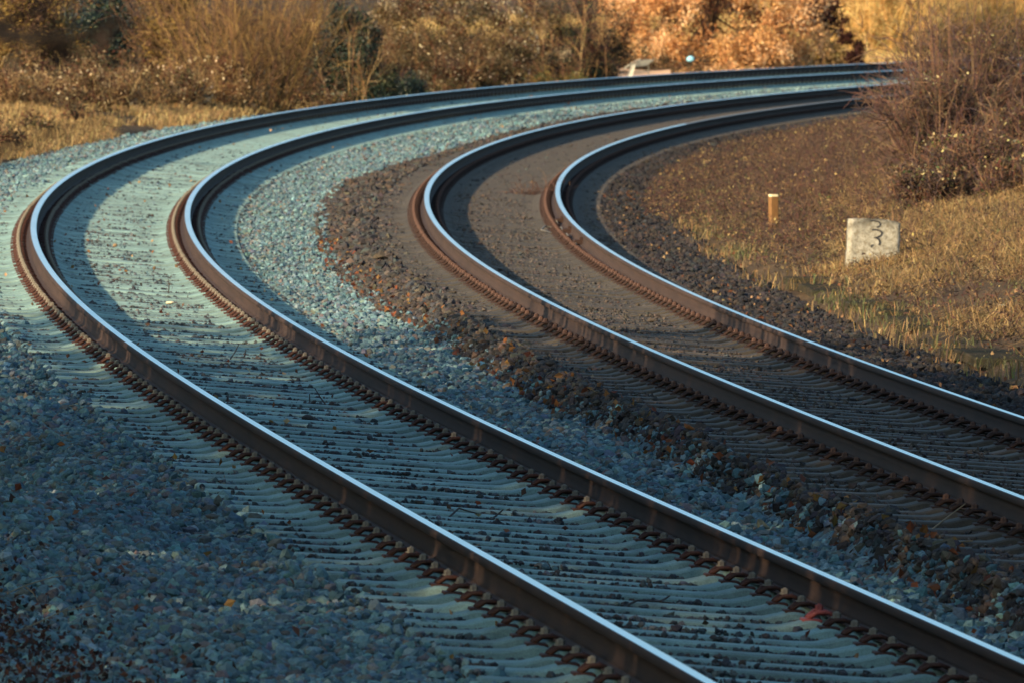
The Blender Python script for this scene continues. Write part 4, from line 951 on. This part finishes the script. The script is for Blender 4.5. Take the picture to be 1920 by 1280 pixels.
# clamps and bond wire on the inner rail of the right track
rB = RAILS['B', .7525]
def rail_pt(s, a, zz): d_, z0 = float(ip(s, DB)), float(ip(s, ZB)); X, Y = pos(np.array([s]), np.array([d_ + .7525 + a])); return (float(X[0]), float(Y[0]), z0 - CB * (.7525 + a) + zz)
mb0 = None
for px, py in ((1072, 437), (1093, 457), (1122, 480)):
    s_, u_ = hit_s(px, py); mb = MB(); h_ = -float(ip(s_, hh))
    mb.box(rail_pt(s_, -.055, -.13), (.05, .10, .05), h_, bev=.008); mb.box(rail_pt(s_, -.03, -.085), (.018, .06, .03), h_, bev=.006); mb.build('rail_clamp', M['clip_old'], rB)
s0_, s1_ = hit_s(1122, 480)[0], hit_s(1072, 437)[0]; mb = MB(); mb.tube([rail_pt(a, -.085, -.125 - .02 * math.sin(a * 2)) for a in np.linspace(s0_ - 1.5, s1_, 14)], .008, 6); mb.tube([rail_pt(s1_ - 2.2, -.10, -.15), rail_pt(s1_ - 2.2, -.24, -.13), rail_pt(s1_ - 3.4, -.30, -.15), rail_pt(s1_ - 4.0, -.2, -.16)], .009, 6); mb.build('bond_wire', M['bolt'], rB, True)

# pale leaning board on posts beyond the outer rail
m, nt, b = new_mat('pale_weathered_board'); M['board'] = m; nt.links.new(ramp(nt, noise(nt, 8, 5, .6).outputs['Fac'], [(.3, (.50, .47, .36)), (.7, (.68, .66, .54))]), b.inputs['Base Color']); b.inputs['Roughness'].default_value = .7
m, nt, b = new_mat('dull_board'); M['board_dark'] = m; nt.links.new(ramp(nt, noise(nt, 8, 5, .6).outputs['Fac'], [(.3, (.13, .125, .095)), (.7, (.22, .20, .15))]), b.inputs['Base Color']); b.inputs['Roughness'].default_value = .8
DBR = behind(1196, 2.45)
X, Y, z = place(1196, DBR); k_ = FPX / DBR
def wz(py): return CAMH + DBR * ((640 - py) / FPX - PITCH)
root = empty('leaning_barrier', (X, Y, z), 0, 'pale leaning board barrier on posts standing beyond the outer rail under the orange beech', 'barrier')
def quad_slab(mb, pts, th):
    P = np.array([((a - 1196) / k_, dy, wz(bb) - z) for a, bb, dy in pts]); P2 = P + np.array([0, th, 0]); n = len(P)
    mb.add(np.concatenate([P, P2]), [tuple(range(n))[:4], tuple(range(2*n-1, n-1, -1))[:4]] + [(i, n+i, n+(i+1) % n, (i+1) % n) for i in range(n)])
mb = MB(); quad_slab(mb, [(1178, 127, 0), (1212, 124, .02), (1228, 112, .3), (1200, 113, .3)], .02); mb.build('panel', M['board_dark'], root)
mb = MB(); quad_slab(mb, [(1176, 146, -.03), (1185, 146, -.03), (1192, 119, .0), (1184, 122, -.03)], .03); mb.build('post', M['board'], root)
mb = MB(); mb.tube([((1170 - 1196) / k_, -.02, wz(130) - z), ((1186 - 1196) / k_, .1, wz(118) - z), ((1201 - 1196) / k_, .25, wz(112) - z)], .012, 6); mb.build('rim', M['board'], root)
mb = MB(); mb.tube([((1183 - 1196) / k_, 0, wz(136) - z), ((1216 - 1196) / k_, .05, wz(134) - z)], .013, 6); mb.build('crossbar', M['board_dark'], root)
mb = MB(); mb.tube([((1216 - 1196) / k_, .05, wz(150) - z), ((1216 - 1196) / k_, .05, wz(121) - z)], .012, 6); mb.build('post', M['board_dark'], root)
# sandy bare patch behind it
m, nt, b = new_mat('sand'); M['sand'] = m; nt.links.new(ramp(nt, noise(nt, 3, 5, .6).outputs['Fac'], [(.3, (.42, .25, .14)), (.7, (.55, .34, .20))]), b.inputs['Base Color']); b.inputs['Roughness'].default_value = .95
Xp, Yp = np.meshgrid(np.linspace(-.45, .75, 12), np.linspace(.5, 2.2, 12)); zz = ground_xy(X + Xp.ravel(), Y + Yp.ravel()) + .04 + .10 * Yp.ravel()
ii = np.arange(144).reshape(12, 12); o = obj('sand_bank', mesh_data('sand_bank', np.c_[X + Xp.ravel(), Y + Yp.ravel(), zz], [np.stack([ii[:-1, :-1], ii[:-1, 1:], ii[1:, 1:], ii[1:, :-1]], -1).reshape(-1, 4)], M['sand'], smooth=True), kind='structure', label='bare sandy bank under the orange beech')

# ------------------------------------------------------------------ trees left of the frame shade the foreground; unseen right ones added to dim it
def shade_tree(X, Y, h, rad, nleaf, name='shade_tree'):
    z = float(ground_xy([X], [Y])[0]); r = empty(name, (X, Y, z), 0, 'sparse tree standing left of the pale grass bank' if Y > 100 else 'leafy tree standing left of the near tracks, shading the near sleepers' if X < 0 else 'leafy tree standing on the bank right of the near tracks', 'tree', None if Y > 100 else 'trees left of the near tracks' if X < 0 else 'trees right of the near tracks')
    p = Plant(); st = p.grow(np.array([[0, 0, -.2]]), np.array([[.03, 0, 1.]]), h * .95, .2, .06, 8, .04, .1, np.array([[.09, .07, .055]]))
    b1 = p.branch(st, 34, .2, rad * 1.0, .06, .02, 6, .8, .12, .03, TWB); p.branch(b1, 160, .3, rad * .4, .02, .006, 4, .6, .15, .02, TWB)
    p.clumps((0, 0, h * .58), (rad, rad, h * .46), 300, nleaf, .24, YELLOW + GOLD + [(.10, .10, .03)], .55, .25); p.build(r, tw='trunk', lf='crown'); return r, z
for X, Y, h, rad, nl in SHADE: shade_tree(X, Y, h, rad, nl)
for X, Y, h, rad in ((10.5, 24, 9, 4.2), (11, 33, 10, 4.4), (11.5, 43, 9.5, 4.2)): shade_tree(X, Y, h, rad, 7000)  # unseen trees, added to block sky light over the foreground
# branch with a few leaves reaching into the top left of the picture, far out of focus
p = Plant(); Xb, Yb = -1.5, 12.6; zb_ = float(ground_xy([Xb], [Yb])[0])
r = empty('near_tree', (Xb, Yb, zb_), 0, 'slim tree close to the camera whose blurred dark branch crosses the top left corner', 'tree')
def wpt(px, py, D): return np.array([(px - 960) / FPX * D - Xb, D - Yb, CAMH + D * ((640 - py) / FPX - PITCH) - zb_])
mb = MB(); mb.tube([(0, 0, -.1), (.02, 0, 1.2), (-.02, 0, 2.2), (.05, .03, 3.2), (0, 0, 4.6)], [.05, .045, .04, .03, .012], 7); mb.build('trunk', M['bark'], r, True)
mb = MB(); mb.tube([(.0, 0, 2.3), wpt(-300, 20, 12.60), wpt(-40, 62, 12.40), wpt(90, 74, 12.20), wpt(180, 66, 12.20), wpt(250, 40, 12.10)], [.014, .012, .010, .008, .006, .003], 6)
mb.tube([wpt(-40, 62, 12.40), wpt(60, 20, 12.50), wpt(150, -30, 12.60)], [.006, .005, .003], 5); mb.tube([wpt(-200, 330, 12.60), wpt(-60, 300, 12.40), wpt(70, 258, 12.30), wpt(210, 226, 12.20)], [.006, .005, .004, .002], 5); mb.tube([(0, 0, 1.75), wpt(-200, 330, 12.60)], [.008, .006], 5); mb.build('branch', M['bark'], r, True)
pts = [wpt(x_, y_, 12.2 + rng.uniform(-.1, .1)) for x_, y_ in ((20, 70), (60, 90), (110, 84), (150, 44), (175, 62), (205, 40), (30, 120), (70, 30), (120, 100), (10, 40), (190, 78))]
p.leaves(np.array(pts), .032, [(.02, .013, .009), (.03, .02, .012)]); p.build(r, lf='foliage')


# ------------------------------------------------------------------ sky, sun, camera
SUN_EL, SUN_AZ = math.radians(20.5), math.radians(228)     # azimuth from +Y towards +X
w = bpy.data.worlds.new('World'); scene.world = w; w.use_nodes = True
nt = w.node_tree; bg = nt.nodes['Background']
sky = nt.nodes.new('ShaderNodeTexSky'); sky.sky_type = 'NISHITA'; sky.sun_disc = False
sky.sun_elevation = SUN_EL; sky.sun_rotation = SUN_AZ; sky.air_density = 1.0; sky.dust_density = 2.6; sky.ozone_density = 2.0
nt.links.new(mix(nt, sky.outputs[0], (.80, 1.0, 1.02), 1.0, 'MULTIPLY'), bg.inputs['Color']); bg.inputs['Strength'].default_value = .112
sd = bpy.data.lights.new('sun', 'SUN'); sd.energy = 5.0; sd.angle = math.radians(.53); sd.color = (1, .74, .45)
so = bpy.data.objects.new('sun', sd); COL.objects.link(so)
dirv = Vector((-math.sin(SUN_AZ) * math.cos(SUN_EL), -math.cos(SUN_AZ) * math.cos(SUN_EL), -math.sin(SUN_EL)))
so.rotation_euler = dirv.to_track_quat('-Z', 'Y').to_euler(); so.location = (-30, -30, 40)

cd = bpy.data.cameras.new('camera'); cam = bpy.data.objects.new('camera', cd); COL.objects.link(cam)
cd.sensor_fit = 'HORIZONTAL'; cd.sensor_width = 36; cd.lens = FPX / 1920 * 36
cam.location = (0, 0, CAMH); cam.rotation_euler = (math.pi / 2 - PITCH, 0, 0)
cd.clip_start = 1; cd.clip_end = 9000
cd.dof.use_dof = True; cd.dof.focus_distance = 64; cd.dof.aperture_fstop = 18
scene.camera = cam
scene.view_settings.view_transform = 'Standard'; scene.view_settings.look = 'None'
scene.view_settings.exposure = 1.04; scene.view_settings.gamma = 1
